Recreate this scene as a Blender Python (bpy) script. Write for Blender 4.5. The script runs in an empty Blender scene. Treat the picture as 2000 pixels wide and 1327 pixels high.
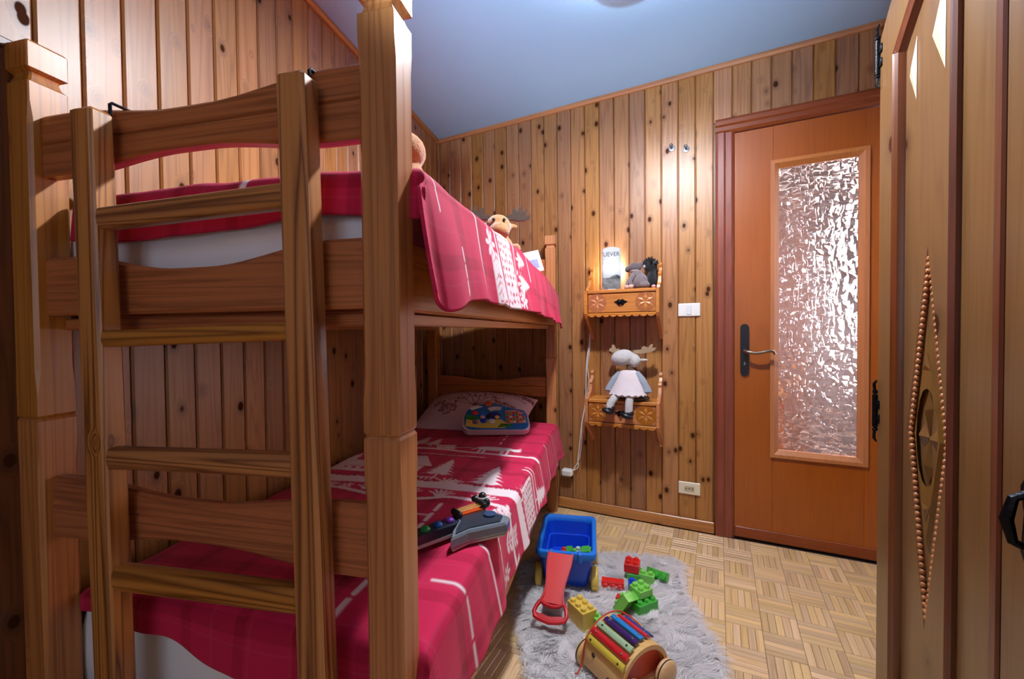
import bpy, math, random
import numpy as np
from mathutils import Vector, Matrix, noise as mnoise

rnd = random.Random(7)
sc = bpy.context.scene
COL = sc.collection
PI = math.pi

# ------------------------------------------------------------------ camera, world, light, exposure
CAM_H = 1.05
_p, _r = math.radians(1.15), math.radians(-0.55)
FWD = Vector((0, math.cos(_p), -math.sin(_p)))
_r0 = Vector((1, 0, 0)); _u0 = _r0.cross(FWD)
RGT = _r0 * math.cos(_r) + _u0 * math.sin(_r)
UPV = -_r0 * math.sin(_r) + _u0 * math.cos(_r)
cd = bpy.data.cameras.new('camera')
cd.sensor_width = 36.0
cd.lens = 830.0 / 2000.0 * 36.0
cd.clip_start = 0.02
cam = bpy.data.objects.new('camera', cd)
COL.objects.link(cam)
M = Matrix((RGT, UPV, -FWD)).transposed().to_4x4()
M.translation = (0, 0, CAM_H)
cam.matrix_world = M
sc.camera = cam

world = bpy.data.worlds.new('world')
sc.world = world
world.use_nodes = True
world.node_tree.nodes['Background'].inputs[0].default_value = (0.55, 0.66, 0.95, 1)
world.node_tree.nodes['Background'].inputs[1].default_value = 0.6

def area_light(name, loc, target, sx, sy, power, color):
    d = bpy.data.lights.new(name, 'AREA')
    d.shape = 'RECTANGLE'; d.size = sx; d.size_y = sy
    d.energy = power; d.color = color
    o = bpy.data.objects.new(name, d); COL.objects.link(o)
    o.location = loc
    o.rotation_euler = (Vector(target) - Vector(loc)).to_track_quat('-Z', 'Y').to_euler()
    return o

# daylight entering by the window in the back wall, behind the camera
area_light('window_daylight', (-0.42, -1.24, 1.45), (-0.1, 1.5, 1.2), 0.95, 1.05, 4.8, (0.80, 0.88, 1.0))
# daylight of the hallway beyond the glazed door, coming from its window side
area_light('hallway_daylight', (2.60, 2.40, 1.45), (0.25, 1.42, 0.85), 0.6, 1.3, 240.0, (1.0, 0.88, 0.98))
area_light('added_hallway_fill', (1.85, 2.55, 2.40), (1.85, 2.55, 0.0), 0.3, 0.3, 5.0, (1.0, 0.90, 0.82))  # unseen fill, added to brighten the hall walls and cupboard

sc.view_settings.view_transform = 'Standard'
sc.view_settings.look = 'None'
sc.view_settings.exposure = 0.0
sc.view_settings.gamma = 1.0
sc.view_settings.use_curve_mapping = False
sc.cycles.max_bounces = 8
sc.cycles.diffuse_bounces = 5
sc.cycles.glossy_bounces = 3
sc.cycles.use_adaptive_sampling = True
sc.cycles.adaptive_threshold = 0.05
sc.cycles.caustics_reflective = False
sc.cycles.caustics_refractive = False
sc.cycles.sample_clamp_indirect = 4.0

# ------------------------------------------------------------------ helpers
def S(r, g, b):
    f = lambda c: ((c / 255.0) / 12.92) if c / 255.0 <= 0.04045 else (((c / 255.0) + 0.055) / 1.055) ** 2.4
    return (f(r), f(g), f(b), 1.0)

class MB:
    """Collects vertices and faces for ONE mesh."""
    def __init__(s): s.v = []; s.f = []
    def add(s, vs, fs):
        o = len(s.v); s.v.extend([tuple(p) for p in vs]); s.f.extend([tuple(i + o for i in q) for q in fs]); return s
    def box(s, x0, x1, y0, y1, z0, z1, c=0.0):
        if c <= 0:
            vs = [(x, y, z) for z in (z0, z1) for y in (y0, y1) for x in (x0, x1)]
            return s.add(vs, [(0, 2, 3, 1), (4, 5, 7, 6), (0, 1, 5, 4), (2, 6, 7, 3), (0, 4, 6, 2), (1, 3, 7, 5)])
        c = min(c, (x1 - x0) * .49, (y1 - y0) * .49, (z1 - z0) * .49)
        cx, cy, cz = (x0 + x1) / 2, (y0 + y1) / 2, (z0 + z1) / 2
        hx, hy, hz = (x1 - x0) / 2, (y1 - y0) / 2, (z1 - z0) / 2
        idx = {}; vs = []
        for sx in (-1, 1):
            for sy in (-1, 1):
                for sz in (-1, 1):
                    for a in range(3):
                        h = [hx - c, hy - c, hz - c]; h[a] += c
                        idx[(sx, sy, sz, a)] = len(vs)
                        vs.append((cx + sx * h[0], cy + sy * h[1], cz + sz * h[2]))
        fs = []
        for a in range(3):
            b, d = (a + 1) % 3, (a + 2) % 3
            for sg in (-1, 1):
                q = []
                for sb, sd in ((-1, -1), (1, -1), (1, 1), (-1, 1)):
                    k = [0, 0, 0]; k[a] = sg; k[b] = sb; k[d] = sd
                    q.append(idx[(*k, a)])
                fs.append(tuple(q if sg > 0 else q[::-1]))
        for a in range(3):
            b, d = (a + 1) % 3, (a + 2) % 3
            for sb in (-1, 1):
                for sd in (-1, 1):
                    k0 = [0, 0, 0]; k0[a] = -1; k0[b] = sb; k0[d] = sd
                    k1 = list(k0); k1[a] = 1
                    q = [idx[(*k0, b)], idx[(*k1, b)], idx[(*k1, d)], idx[(*k0, d)]]
                    fs.append(tuple(q if sb * sd < 0 else q[::-1]))
        for sx in (-1, 1):
            for sy in (-1, 1):
                for sz in (-1, 1):
                    q = [idx[(sx, sy, sz, a)] for a in range(3)]
                    fs.append(tuple(q if sx * sy * sz > 0 else q[::-1]))
        return s.add(vs, fs)
    def loft(s, rings, caps=True, closed=True):
        n = len(rings[0]); vs = [p for r in rings for p in r]; fs = []
        for i in range(len(rings) - 1):
            for j in range(n if closed else n - 1):
                k = (j + 1) % n
                fs.append((i * n + j, i * n + k, (i + 1) * n + k, (i + 1) * n + j))
        if caps:
            fs.append(tuple(range(n - 1, -1, -1)))
            fs.append(tuple((len(rings) - 1) * n + j for j in range(n)))
        return s.add(vs, fs)
    def tube(s, pts, rad, n=8, caps=True):
        pts = [Vector(p) for p in pts]; rings = []
        rr = rad if isinstance(rad, (list, tuple)) else [rad] * len(pts)
        ref = None
        for i, p in enumerate(pts):
            t = (pts[min(i + 1, len(pts) - 1)] - pts[max(i - 1, 0)]).normalized()
            if ref is None:
                ref = Vector((0, 0, 1)) if abs(t.z) < .9 else Vector((1, 0, 0))
            a = (ref - t * ref.dot(t)).normalized(); b = t.cross(a); ref = a
            rings.append([tuple(p + (a * math.cos(2 * PI * k / n) + b * math.sin(2 * PI * k / n)) * rr[i]) for k in range(n)])
        return s.loft(rings, caps)
    def ball(s, c, r, nu=14, nv=9, rot=None):
        r = (r, r, r) if not isinstance(r, (tuple, list)) else r
        c = Vector(c); vs = []; fs = []
        def P(th, ph):
            d = Vector((r[0] * math.sin(th) * math.cos(ph), r[1] * math.sin(th) * math.sin(ph), r[2] * math.cos(th)))
            if rot is not None: d = rot @ d
            return tuple(c + d)
        vs.append(P(0, 0))
        for i in range(1, nv):
            for j in range(nu): vs.append(P(PI * i / nv, 2 * PI * j / nu))
        vs.append(P(PI, 0))
        for j in range(nu):
            k = (j + 1) % nu
            fs.append((0, 1 + j, 1 + k))
            for i in range(nv - 2):
                a = 1 + i * nu
                fs.append((a + j, a + nu + j, a + nu + k, a + k))
            a = 1 + (nv - 2) * nu
            fs.append((a + j, len(vs) - 1, a + k))
        return s.add(vs, fs)
    def prism(s, poly, h0, h1, to):
        """poly: 2-D outline, extruded h0..h1; to(a, b, h) gives the 3-D point."""
        n = len(poly)
        vs = [to(a, b, h0) for a, b in poly] + [to(a, b, h1) for a, b in poly]
        fs = [tuple(range(n - 1, -1, -1)), tuple(range(n, 2 * n))]
        fs += [(i, (i + 1) % n, n + (i + 1) % n, n + i) for i in range(n)]
        return s.add(vs, fs)
    def lathe(s, prof, axis='z', c=(0, 0, 0), n=20):
        rings = []
        for r, h in prof:
            ring = []
            for k in range(n):
                a = 2 * PI * k / n; x, y = r * math.cos(a), r * math.sin(a)
                p = (x, y, h) if axis == 'z' else ((h, x, y) if axis == 'x' else (y, h, x))
                ring.append((c[0] + p[0], c[1] + p[1], c[2] + p[2]))
            rings.append(ring)
        return s.loft(rings, True)
    def mesh(s, name):
        m = bpy.data.meshes.new(name)
        m.from_pydata(s.v, [], s.f)
        m.update()
        return m

def fix_normals(m):
    import bmesh
    b = bmesh.new(); b.from_mesh(m)
    bmesh.ops.recalc_face_normals(b, faces=b.faces)
    b.to_mesh(m); b.free()

def ob(name, mb, mat, parent=None, loc=None, rz=0.0, smooth=None, recalc=True):
    m = mb.mesh(name) if isinstance(mb, MB) else mb
    if recalc and isinstance(mb, MB): fix_normals(m)
    if mat is not None and not m.materials: m.materials.append(mat)
    if smooth is not None:
        m.polygons.foreach_set('use_smooth', [True] * len(m.polygons))
        if smooth > 0:
            try: m.set_sharp_from_angle(angle=math.radians(smooth))
            except Exception: pass
    o = bpy.data.objects.new(name, m); COL.objects.link(o)
    if parent is not None: o.parent = parent
    if loc is not None: o.location = loc
    if rz: o.rotation_euler = (0, 0, rz)
    return o

def empty(name, loc=(0, 0, 0), rz=0.0):
    o = bpy.data.objects.new(name, None); COL.objects.link(o)
    o.empty_display_size = 0.05
    o.location = loc; o.rotation_euler = (0, 0, rz)
    return o

def tag(o, label, cat, group=None):
    o['label'] = label; o['category'] = cat
    if group: o['group'] = group
    return o

def struct(o):
    o['kind'] = 'structure'; return o

def remesh(o, vox, smooth_it=2):
    md = o.modifiers.new('remesh', 'REMESH'); md.mode = 'VOXEL'; md.voxel_size = vox; md.use_smooth_shade = True
    if smooth_it:
        sm = o.modifiers.new('smooth', 'SMOOTH'); sm.iterations = smooth_it; sm.factor = 0.6
    return o

# ------------------------------------------------------------------ materials
def new_mat(name):
    m = bpy.data.materials.new(name); m.use_nodes = True
    nt = m.node_tree; b = nt.nodes['Principled BSDF']
    return m, nt, b

def plain(name, col, rough=0.5, spec=0.5, metal=0.0, noise_amt=0.06, noise_scale=40.0, bump=0.0, bump_scale=200.0, coat=0.0, sheen=0.0, trans=0.0):
    m, nt, b = new_mat(name)
    tc = nt.nodes.new('ShaderNodeTexCoord')
    n = nt.nodes.new('ShaderNodeTexNoise'); n.inputs['Scale'].default_value = noise_scale; n.inputs['Detail'].default_value = 3
    nt.links.new(tc.outputs['Object'], n.inputs['Vector'])
    mx = nt.nodes.new('ShaderNodeMix'); mx.data_type = 'RGBA'
    c2 = tuple(max(0, c * (1 - noise_amt * 3)) for c in col[:3]) + (1,)
    mx.inputs['A'].default_value = col; mx.inputs['B'].default_value = c2
    nt.links.new(n.outputs['Fac'], mx.inputs['Factor'])
    nt.links.new(mx.outputs['Result'], b.inputs['Base Color'])
    b.inputs['Roughness'].default_value = rough
    b.inputs['Specular IOR Level'].default_value = spec
    b.inputs['Metallic'].default_value = metal
    b.inputs['Coat Weight'].default_value = coat
    b.inputs['Sheen Weight'].default_value = sheen
    b.inputs['Transmission Weight'].default_value = trans
    if bump > 0:
        n2 = nt.nodes.new('ShaderNodeTexNoise'); n2.inputs['Scale'].default_value = bump_scale; n2.inputs['Detail'].default_value = 4
        nt.links.new(tc.outputs['Object'], n2.inputs['Vector'])
        bp = nt.nodes.new('ShaderNodeBump'); bp.inputs['Strength'].default_value = bump; bp.inputs['Distance'].default_value = 0.004
        nt.links.new(n2.outputs['Fac'], bp.inputs['Height']); nt.links.new(bp.outputs['Normal'], b.inputs['Normal'])
    return m

def wood(name, light, dark, axis='z', knots=0.0, rough=0.36, coat=0.35, ring=0.55, tone=0.34, knot_scale=1.0, fine=0.4, island=False, gr=15.0, al=0.6):
    m, nt, b = new_mat(name)
    L = nt.links.new
    N = nt.nodes.new
    def math_(op, a, bb=None, c=None, clamp=False):
        n = N('ShaderNodeMath'); n.operation = op; n.use_clamp = clamp
        for i, x in enumerate((a, bb, c)):
            if x is None: continue
            if isinstance(x, (int, float)): n.inputs[i].default_value = x
            else: L(x, n.inputs[i])
        return n.outputs[0]
    tc = N('ShaderNodeTexCoord'); oi = N('ShaderNodeNewGeometry') if island else N('ShaderNodeObjectInfo')
    RND = oi.outputs['Random Per Island' if island else 'Random']
    cx = N('ShaderNodeCombineXYZ')
    L(math_('MULTIPLY', RND, 23.7), cx.inputs[0])
    L(math_('MULTIPLY', RND, 57.1), cx.inputs[1])
    L(math_('MULTIPLY', RND, 91.3), cx.inputs[2])
    va = N('ShaderNodeVectorMath'); va.operation = 'ADD'
    L(tc.outputs['Object'], va.inputs[0]); L(cx.outputs[0], va.inputs[1])
    k = 'xyz'.index(axis)
    def mapped(across, along):
        mp = N('ShaderNodeMapping'); s = [across] * 3; s[k] = along
        mp.inputs['Scale'].default_value = s
        L(va.outputs[0], mp.inputs['Vector']); return mp.outputs[0]
    # knots
    vo = N('ShaderNodeTexVoronoi'); vo.inputs['Scale'].default_value = 1.0
    L(mapped(13.0 / knot_scale, 8.8 / knot_scale), vo.inputs['Vector'])
    d = vo.outputs['Distance']
    sep = N('ShaderNodeSeparateColor'); L(vo.outputs['Color'], sep.inputs[0])
    gate = math_('GREATER_THAN', sep.outputs[0], 1.0 - knots)
    def sstep(x, lo, hi):
        r = N('ShaderNodeMapRange'); r.interpolation_type = 'SMOOTHSTEP'
        r.inputs['From Min'].default_value = lo; r.inputs['From Max'].default_value = hi
        r.inputs['To Min'].default_value = 1.0; r.inputs['To Max'].default_value = 0.0
        L(x, r.inputs['Value']); return r.outputs[0]
    core = math_('MULTIPLY', sstep(d, .105, .15), gate)
    halo = math_('MULTIPLY', sstep(d, .11, .32), gate)
    # growth lines
    n1 = N('ShaderNodeTexNoise'); n1.inputs['Scale'].default_value = 1.0; n1.inputs['Detail'].default_value = 2.0; n1.inputs['Distortion'].default_value = 0.35
    L(mapped(gr, al), n1.inputs['Vector'])
    warped = math_('ADD', n1.outputs['Fac'], math_('MULTIPLY', halo, 0.35))
    pp = math_('PINGPONG', math_('MULTIPLY', warped, 10.0), 0.5)
    lines = math_('POWER', math_('MULTIPLY', pp, 2.0), 2.2)
    n2 = N('ShaderNodeTexNoise'); n2.inputs['Scale'].default_value = 1.0; n2.inputs['Detail'].default_value = 3.0
    L(mapped(150.0, 3.0), n2.inputs['Vector'])
    n3 = N('ShaderNodeTexNoise'); n3.inputs['Scale'].default_value = 1.0; n3.inputs['Detail'].default_value = 1.0
    L(mapped(5.0, 1.2), n3.inputs['Vector'])
    fac = math_('ADD', math_('MULTIPLY', lines, ring), math_('MULTIPLY', n2.outputs['Fac'], fine))
    fac = math_('ADD', fac, math_('MULTIPLY', math_('SUBTRACT', n3.outputs['Fac'], 0.5), 0.5), clamp=True)
    mx = N('ShaderNodeMix'); mx.data_type = 'RGBA'
    mx.inputs['A'].default_value = light; mx.inputs['B'].default_value = dark
    L(fac, mx.inputs['Factor'])
    hm = N('ShaderNodeMix'); hm.data_type = 'RGBA'
    L(math_('MULTIPLY', halo, 0.55), hm.inputs['Factor']); L(mx.outputs['Result'], hm.inputs['A'])
    hm.inputs['B'].default_value = tuple(c * 0.55 for c in dark[:3]) + (1,)
    km = N('ShaderNodeMix'); km.data_type = 'RGBA'
    L(math_('MULTIPLY', core, 0.97), km.inputs['Factor']); L(hm.outputs['Result'], km.inputs['A'])
    km.inputs['B'].default_value = (0.055, 0.018, 0.008, 1)
    hs = N('ShaderNodeHueSaturation')
    L(math_('ADD', math_('MULTIPLY', RND, tone), 1.0 - tone / 2), hs.inputs['Value'])
    fr = math_('FRACT', math_('MULTIPLY', RND, 7.31))
    L(math_('ADD', math_('MULTIPLY', fr, 0.012), 0.494), hs.inputs['Hue'])
    L(math_('ADD', math_('MULTIPLY', fr, 0.16), 0.92), hs.inputs['Saturation'])
    L(km.outputs['Result'], hs.inputs['Color'])
    L(hs.outputs['Color'], b.inputs['Base Color'])
    b.inputs['Roughness'].default_value = rough
    dull = math_('SUBTRACT', 1.0, core)
    L(math_('MULTIPLY', dull, coat), b.inputs['Coat Weight'])
    L(math_('MULTIPLY', dull, 0.5), b.inputs['Specular IOR Level'])
    b.inputs['Coat Roughness'].default_value = 0.40
    return m

def painted(name, rough=0.85, sheen=0.06, bump=0.25, weave=900.0, trans=0.0):
    """colour comes from the mesh's own colour attribute (printed cloth)"""
    m, nt, b = new_mat(name)
    at = nt.nodes.new('ShaderNodeVertexColor'); at.layer_name = 'print'
    nt.links.new(at.outputs['Color'], b.inputs['Base Color'])
    b.inputs['Roughness'].default_value = rough
    b.inputs['Specular IOR Level'].default_value = 0.25
    b.inputs['Sheen Weight'].default_value = sheen
    if bump:
        tc = nt.nodes.new('ShaderNodeTexCoord')
        n2 = nt.nodes.new('ShaderNodeTexNoise'); n2.inputs['Scale'].default_value = weave; n2.inputs['Detail'].default_value = 2
        nt.links.new(tc.outputs['Object'], n2.inputs['Vector'])
        bp = nt.nodes.new('ShaderNodeBump'); bp.inputs['Strength'].default_value = bump; bp.inputs['Distance'].default_value = 0.001
        nt.links.new(n2.outputs['Fac'], bp.inputs['Height']); nt.links.new(bp.outputs['Normal'], b.inputs['Normal'])
    return m

def set_print(m, cols):
    a = m.color_attributes.new('print', 'FLOAT_COLOR', 'POINT')
    a.data.foreach_set('color', np.asarray(cols, dtype=np.float32).ravel())

PINE_L, PINE_D = S(214, 160, 98), S(150, 92, 44)
W_WALL = wood('pine_cladding', S(176, 122, 72), S(126, 72, 33), 'z', knots=0.95, rough=0.38, coat=0.4, ring=0.5)
BED_L, BED_D = S(204, 132, 58), S(144, 76, 24)
W_BEDZ = wood('bed_pine_upright', BED_L, BED_D, 'z', knots=0.12, gr=24.0, al=0.45, ring=0.55, tone=0.2)
W_BEDX = wood('bed_pine_cross', S(190, 110, 44), S(126, 62, 18), 'x', knots=0.10, gr=24.0, al=0.45, ring=0.55, tone=0.2)
W_BEDY = wood('bed_pine_long', BED_L, BED_D, 'y', knots=0.10, gr=24.0, al=0.45, ring=0.5, tone=0.2)
W_LADZ = wood('ladder_pine_upright', S(200, 132, 60), S(112, 60, 20), 'z', knots=0.12, gr=24.0, al=0.45, ring=0.85, tone=0.15)
W_LADX = wood('ladder_pine_rung', S(200, 132, 60), S(112, 60, 20), 'x', knots=0.3, gr=24.0, al=0.45, ring=0.8, tone=0.15)
W_WARZ = wood('wardrobe_pine', S(120, 86, 41), S(92, 60, 27), 'z', knots=0.42, ring=0.4, tone=0.06, knot_scale=1.7, rough=0.30, coat=0.5)
W_WARD = wood('wardrobe_stained_moulding', S(112, 58, 26), S(74, 34, 14), 'z', knots=0.0, ring=0.4, tone=0.1, rough=0.3)
W_DOOR = wood('door_veneer', S(162, 78, 28), S(136, 58, 20), 'z', knots=0.0, ring=0.25, tone=0.0, rough=0.30, coat=0.5)
W_CASE = wood('door_casing_wood', S(140, 62, 28), S(98, 36, 16), 'z', knots=0.0, ring=0.4, tone=0.1)
W_CASEX = wood('door_casing_wood_level', S(140, 62, 28), S(98, 36, 16), 'x', knots=0.0, ring=0.4, tone=0.1)
W_TRIMX = wood('trim_pine_level', S(190, 128, 70), S(140, 82, 38), 'x', knots=0.25, ring=0.5, tone=0.1)
W_SHELF = wood('shelf_pine', S(206, 134, 66), S(158, 90, 38), 'x', knots=0.0, ring=0.4, tone=0.08)
W_SHELFD = wood('shelf_pine_carving', S(176, 104, 48), S(120, 64, 26), 'x', knots=0.0, ring=0.4, tone=0.08)
W_FLOOR = wood('parquet_oak', S(230, 196, 148), S(194, 152, 104), 'y', knots=0.0, ring=0.4, tone=0.36, rough=0.32, coat=0.35, fine=0.55)
W_TOY = wood('toy_wood', S(228, 184, 120), S(204, 152, 88), 'x', knots=0.0, ring=0.3, tone=0.05, rough=0.4)
W_PANEL = wood('dark_panel_wood', S(120, 66, 24), S(70, 34, 10), 'z', knots=0.3, ring=0.6, tone=0.1)
M_CEIL = plain('ceiling_paint', S(168, 214, 255), 0.9, noise_amt=0.01, noise_scale=3, bump=0.05)
M_WALLW = plain('white_plaster', S(226, 222, 216), 0.9, noise_amt=0.01)
M_WHITE = plain('white_plastic', S(232, 230, 228), 0.35, noise_amt=0.01)
M_IVORY = plain('ivory_plastic', S(232, 222, 196), 0.35, noise_amt=0.01)
M_SHEET = plain('white_sheet', S(238, 240, 250), 0.9, noise_amt=0.02, noise_scale=10, bump=0.3, bump_scale=25, sheen=0.3)
M_IRON = plain('black_iron', S(30, 30, 34), 0.38, metal=0.85, noise_amt=0.15, bump=0.3)
M_STEEL = plain('grey_metal', S(150, 150, 155), 0.3, metal=0.9)
M_BLACK = plain('black_plastic', S(22, 22, 26), 0.35)
M_GAP = plain('dark_gap', S(34, 18, 8), 0.9)
M_QUILT = painted('red_printed_quilt_cloth')
M_PILLOW = painted('printed_pillow_cloth')

# ------------------------------------------------------------------ frames of the place
A = math.radians(13.0)                         # left wall and bed are turned by this
EU = Vector((math.sin(A), math.cos(A), 0)); EV = Vector((math.cos(A), -math.sin(A), 0))
BED_O = Vector((-0.167, 0.623, 0))
F0 = Vector((0.252, 2.536, 0)); FD = Vector((.89959, -.43674, 0)); FN = Vector((-.43674, -.89959, 0))
FAR_RZ = math.atan2(FD.y, FD.x)                # far-wall frame: x along the wall, y into it (away from the room)
def far(s, n, z): return F0 + FD * s + FN * n + Vector((0, 0, z))
WA = math.radians(20.8); WD = Vector((math.sin(WA), math.cos(WA), 0)); W0 = Vector((1.0, 1.15, 0)) + WD * .018
WIN = Vector((WD.y, -WD.x, 0))                 # into the wardrobe
WAR_RZ = math.atan2(-WD.y, -WD.x)
C1 = Vector((-.488, 2.895, 0))                 # far-left corner
C2 = Vector((1.80, 1.786, 0))
LW_BACK = -4.31
C4 = C1 + EU * LW_BACK
C3 = Vector((0.626, -1.30, 0))
def ceil_z(p): return 2.338 + 0.018 * ((Vector((p[0], p[1], 0)) - C1).dot(EV))

# ------------------------------------------------------------------ floor
def poly_plate(pts, z0f, z1f):
    mb = MB(); n = len(pts)
    vs = [(p[0], p[1], z0f(p)) for p in pts] + [(p[0], p[1], z1f(p)) for p in pts]
    return mb.add(vs, [tuple(range(n - 1, -1, -1)), tuple(range(n, 2 * n))] + [(i, (i + 1) % n, n + (i + 1) % n, n + i) for i in range(n)])
room = [C4 - EV * .12 - EU * .12, C3 + Vector((.1, -.14, 0)), C2 + WIN * .1 , C2 + FD * .1 - FN * .1, C1 - EV * .12 - FN * .12]
floor = struct(ob('floor', poly_plate(room, lambda p: -.06, lambda p: -.0042), M_GAP))

BS = 0.115; NS = 5; SW = BS / NS
bx = Vector((FD.x, FD.y, 0)); by = Vector((-FN.x, -FN.y, 0))
B0 = Vector((0.86, 1.455, 0))
def strip_mesh(w, l):
    g = .0005; c = .0010; mb = MB()
    x0, x1, y0, y1 = -w / 2 + g, w / 2 - g, -l / 2 + g, l / 2 - g
    vs = [(x0, y0, -.004), (x1, y0, -.004), (x1, y1, -.004), (x0, y1, -.004), (x0, y0, -c), (x1, y0, -c), (x1, y1, -c), (x0, y1, -c),
          (x0 + c, y0 + c, 0), (x1 - c, y0 + c, 0), (x1 - c, y1 - c, 0), (x0 + c, y1 - c, 0)]
    fs = [(8, 9, 10, 11)] + [(i, (i + 1) % 4, 4 + (i + 1) % 4, 4 + i) for i in range(4)] + [(4 + i, 4 + (i + 1) % 4, 8 + (i + 1) % 4, 8 + i) for i in range(4)]
    return mb.add(vs, fs)
strip_md = strip_mesh(SW, BS).mesh('parquet_strip'); strip_md.materials.append(W_FLOOR)
def inside(poly, p):
    r = False; n = len(poly)
    for i in range(n):
        a, b2 = poly[i], poly[(i + 1) % n]
        if (a[1] > p[1]) != (b2[1] > p[1]) and p[0] < (b2[0] - a[0]) * (p[1] - a[1]) / (b2[1] - a[1]) + a[0]: r = not r
    return r
inner = [C4, C3, C2, C1]
RUG = [(.06, 1.88), (.2, 1.93), (.38, 1.95), (.55, 1.93), (.72, 1.885), (.69, 1.76), (.66, 1.62), (.645, 1.47), (.64, 1.32), (.56, 1.14), (.40, 1.05), (.2, 1.06), (.07, 1.18), (.03, 1.38), (.025, 1.55), (.04, 1.74)]
strips = []
for i in range(-30, 16):
    for j in range(-26, 16):
        cpos = B0 + bx * (i * BS + BS / 2) + by * (j * BS + BS / 2)
        if not inside(inner, cpos): continue
        for kx in range(NS):
            off = (kx - (NS - 1) / 2) * SW
            if (i + j) % 2 == 0: p = cpos + bx * off; rz = FAR_RZ
            else: p = cpos + by * off; rz = FAR_RZ + PI / 2
            strips.append((p, rz))
def strip_rank(t):
    p = t[0]; x = p.x / max(p.y, .01); d = p - BED_O; v = d.dot(EV)
    vis = p.y > 1.2 and x < .9 and v > .02 and not inside(RUG, p)
    return (0 if vis else 1, p.y)
strips.sort(key=strip_rank)
for p, rz in strips[:300]:
    ob('parquet_strip', strip_md, None, floor, loc=p, rz=rz)
mb = MB(); sv = [tuple(v.co) for v in strip_md.vertices]; sf = [tuple(q.vertices) for q in strip_md.polygons]
for p, rz in strips[300:]:
    c, s_ = math.cos(rz), math.sin(rz)
    mb.add([(p.x + x * c - y * s_, p.y + x * s_ + y * c, z) for x, y, z in sv], sf)
rest = ob('parquet_field', mb, wood('parquet_oak_field', S(228, 194, 146), S(194, 152, 104), 'y', ring=0.2, tone=0.36, rough=0.32, coat=0.35, fine=0.3, island=True), floor, recalc=False)
rest['kind'] = 'stuff'

# ------------------------------------------------------------------ ceiling
struct(ob('ceiling', poly_plate(room, lambda p: ceil_z(p), lambda p: ceil_z(p) + .05), M_CEIL))

# ------------------------------------------------------------------ walls with single planks
def plank_mesh(w, z0, z1, t=.012, g=.0012, c=.0045):
    """board standing on the wall plane: x across, -y to the room"""
    mb = MB(); h = w / 2 - g
    sec = [(-h, 0), (-h, -t + c), (-h + c, -t), (h - c, -t), (h, -t + c), (h, 0)]
    zs = z0 if isinstance(z0, tuple) else (z0, z0); ze = z1 if isinstance(z1, tuple) else (z1, z1)
    lin = lambda pr, x: pr[0] + (pr[1] - pr[0]) * (x + h) / (2 * h)
    return mb.loft([[(x, y, lin(zs, x)) for x, y in sec], [(x, y, lin(ze, x)) for x, y in sec]])

# far wall: frame x along wall, y away from the room
T = 0.012
DOOR_S0, DOOR_S1, DOOR_H = 0.868, 1.722, 2.085
wf = MB()
wf.box(-.90, DOOR_S0, T, .10, 0, 2.37); wf.box(DOOR_S0, DOOR_S1 + .02, T, .10, DOOR_H, 2.375)
wall_far = struct(ob('wall_far', wf, W_PANEL, loc=F0, rz=FAR_RZ))
PW = .0834; s = .859
edges = [s - PW * i for i in range(0, 21)]
for e in edges:
    x0, x1 = e - PW, e
    if x1 < -.85: continue
    x0 = max(x0, -.835)
    if x1 - x0 < .01: continue
    xm = (x0 + x1) / 2; w = x1 - x0
    za, zb = ceil_z(far(x0, 0, 0)) - .002, ceil_z(far(x1, 0, 0)) - .002
    ob('plank', plank_mesh(w, 0, (za, zb)), W_WALL, wall_far, loc=(xm, T, 0))
e = .859
ov = []
while e < 1.70:
    x0, x1 = e, min(e + PW, 1.715); e += PW
    za, zb = ceil_z(far(x0, 0, 0)) - .002, ceil_z(far(x1, 0, 0)) - .002
    zb0 = DOOR_H
    ob('plank', plank_mesh(x1 - x0, zb0, (za, zb)), W_WALL, wall_far, loc=((x0 + x1) / 2, T, 0))
struct(ob('baseboard_far', MB().box(-.82, .864, -.012, -.0005, 0, .060, .004), W_TRIMX, loc=F0, rz=FAR_RZ))
mb = MB()
for x0, x1 in ((-.82, 1.70),):
    za, zb = ceil_z(far(x0, 0, 0)) - .001, ceil_z(far(x1, 0, 0)) - .001
    sec = [(0, 0), (-.016, 0), (-.016, -.012), (-.009, -.022), (0, -.024)]
    mb.loft([[(x0, y - .0005, za + z) for y, z in sec], [(x1, y - .0005, zb + z) for y, z in sec]])
struct(ob('trim_1', mb, W_TRIMX, loc=F0, rz=FAR_RZ))

# left wall: frame x along EU from C1 (negative towards the camera), y to the left
LW_RZ = math.atan2(EU.y, EU.x)
wall_left = struct(ob('wall_left', MB().box(-4.40, .09, T, .10, 0, 2.335), W_PANEL, loc=C1, rz=LW_RZ))
# rows of boards 81 mm wide
PL = .0812
bounds = [-.006] + [-(1.106 - PL * (13 - q)) for q in range(0, 53)]
bounds = sorted([b for b in bounds if b <= -.006], reverse=True)
for q in range(len(bounds) - 1):
    xa, xb = bounds[q + 1], bounds[q]
    if xb - xa < .015: continue
    if xa < -4.3: break
    ob('plank', plank_mesh(xb - xa, 0, 2.336), W_WALL, wall_left, loc=((xa + xb) / 2, T, 0))
sec = [(0, 0), (-.016, 0), (-.016, -.012), (-.009, -.022), (0, -.024)]
struct(ob('trim_2', MB().loft([[(-4.3, y - .0005, 2.3365 + z) for y, z in sec], [(-.02, y - .0005, 2.3365 + z) for y, z in sec]]), W_TRIMX, loc=C1, rz=LW_RZ))
struct(ob('trim_3', MB().box(-.020, -.004, -.018, -.001, .001, 2.31, .003), W_WALL, loc=C1, rz=LW_RZ))

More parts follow.
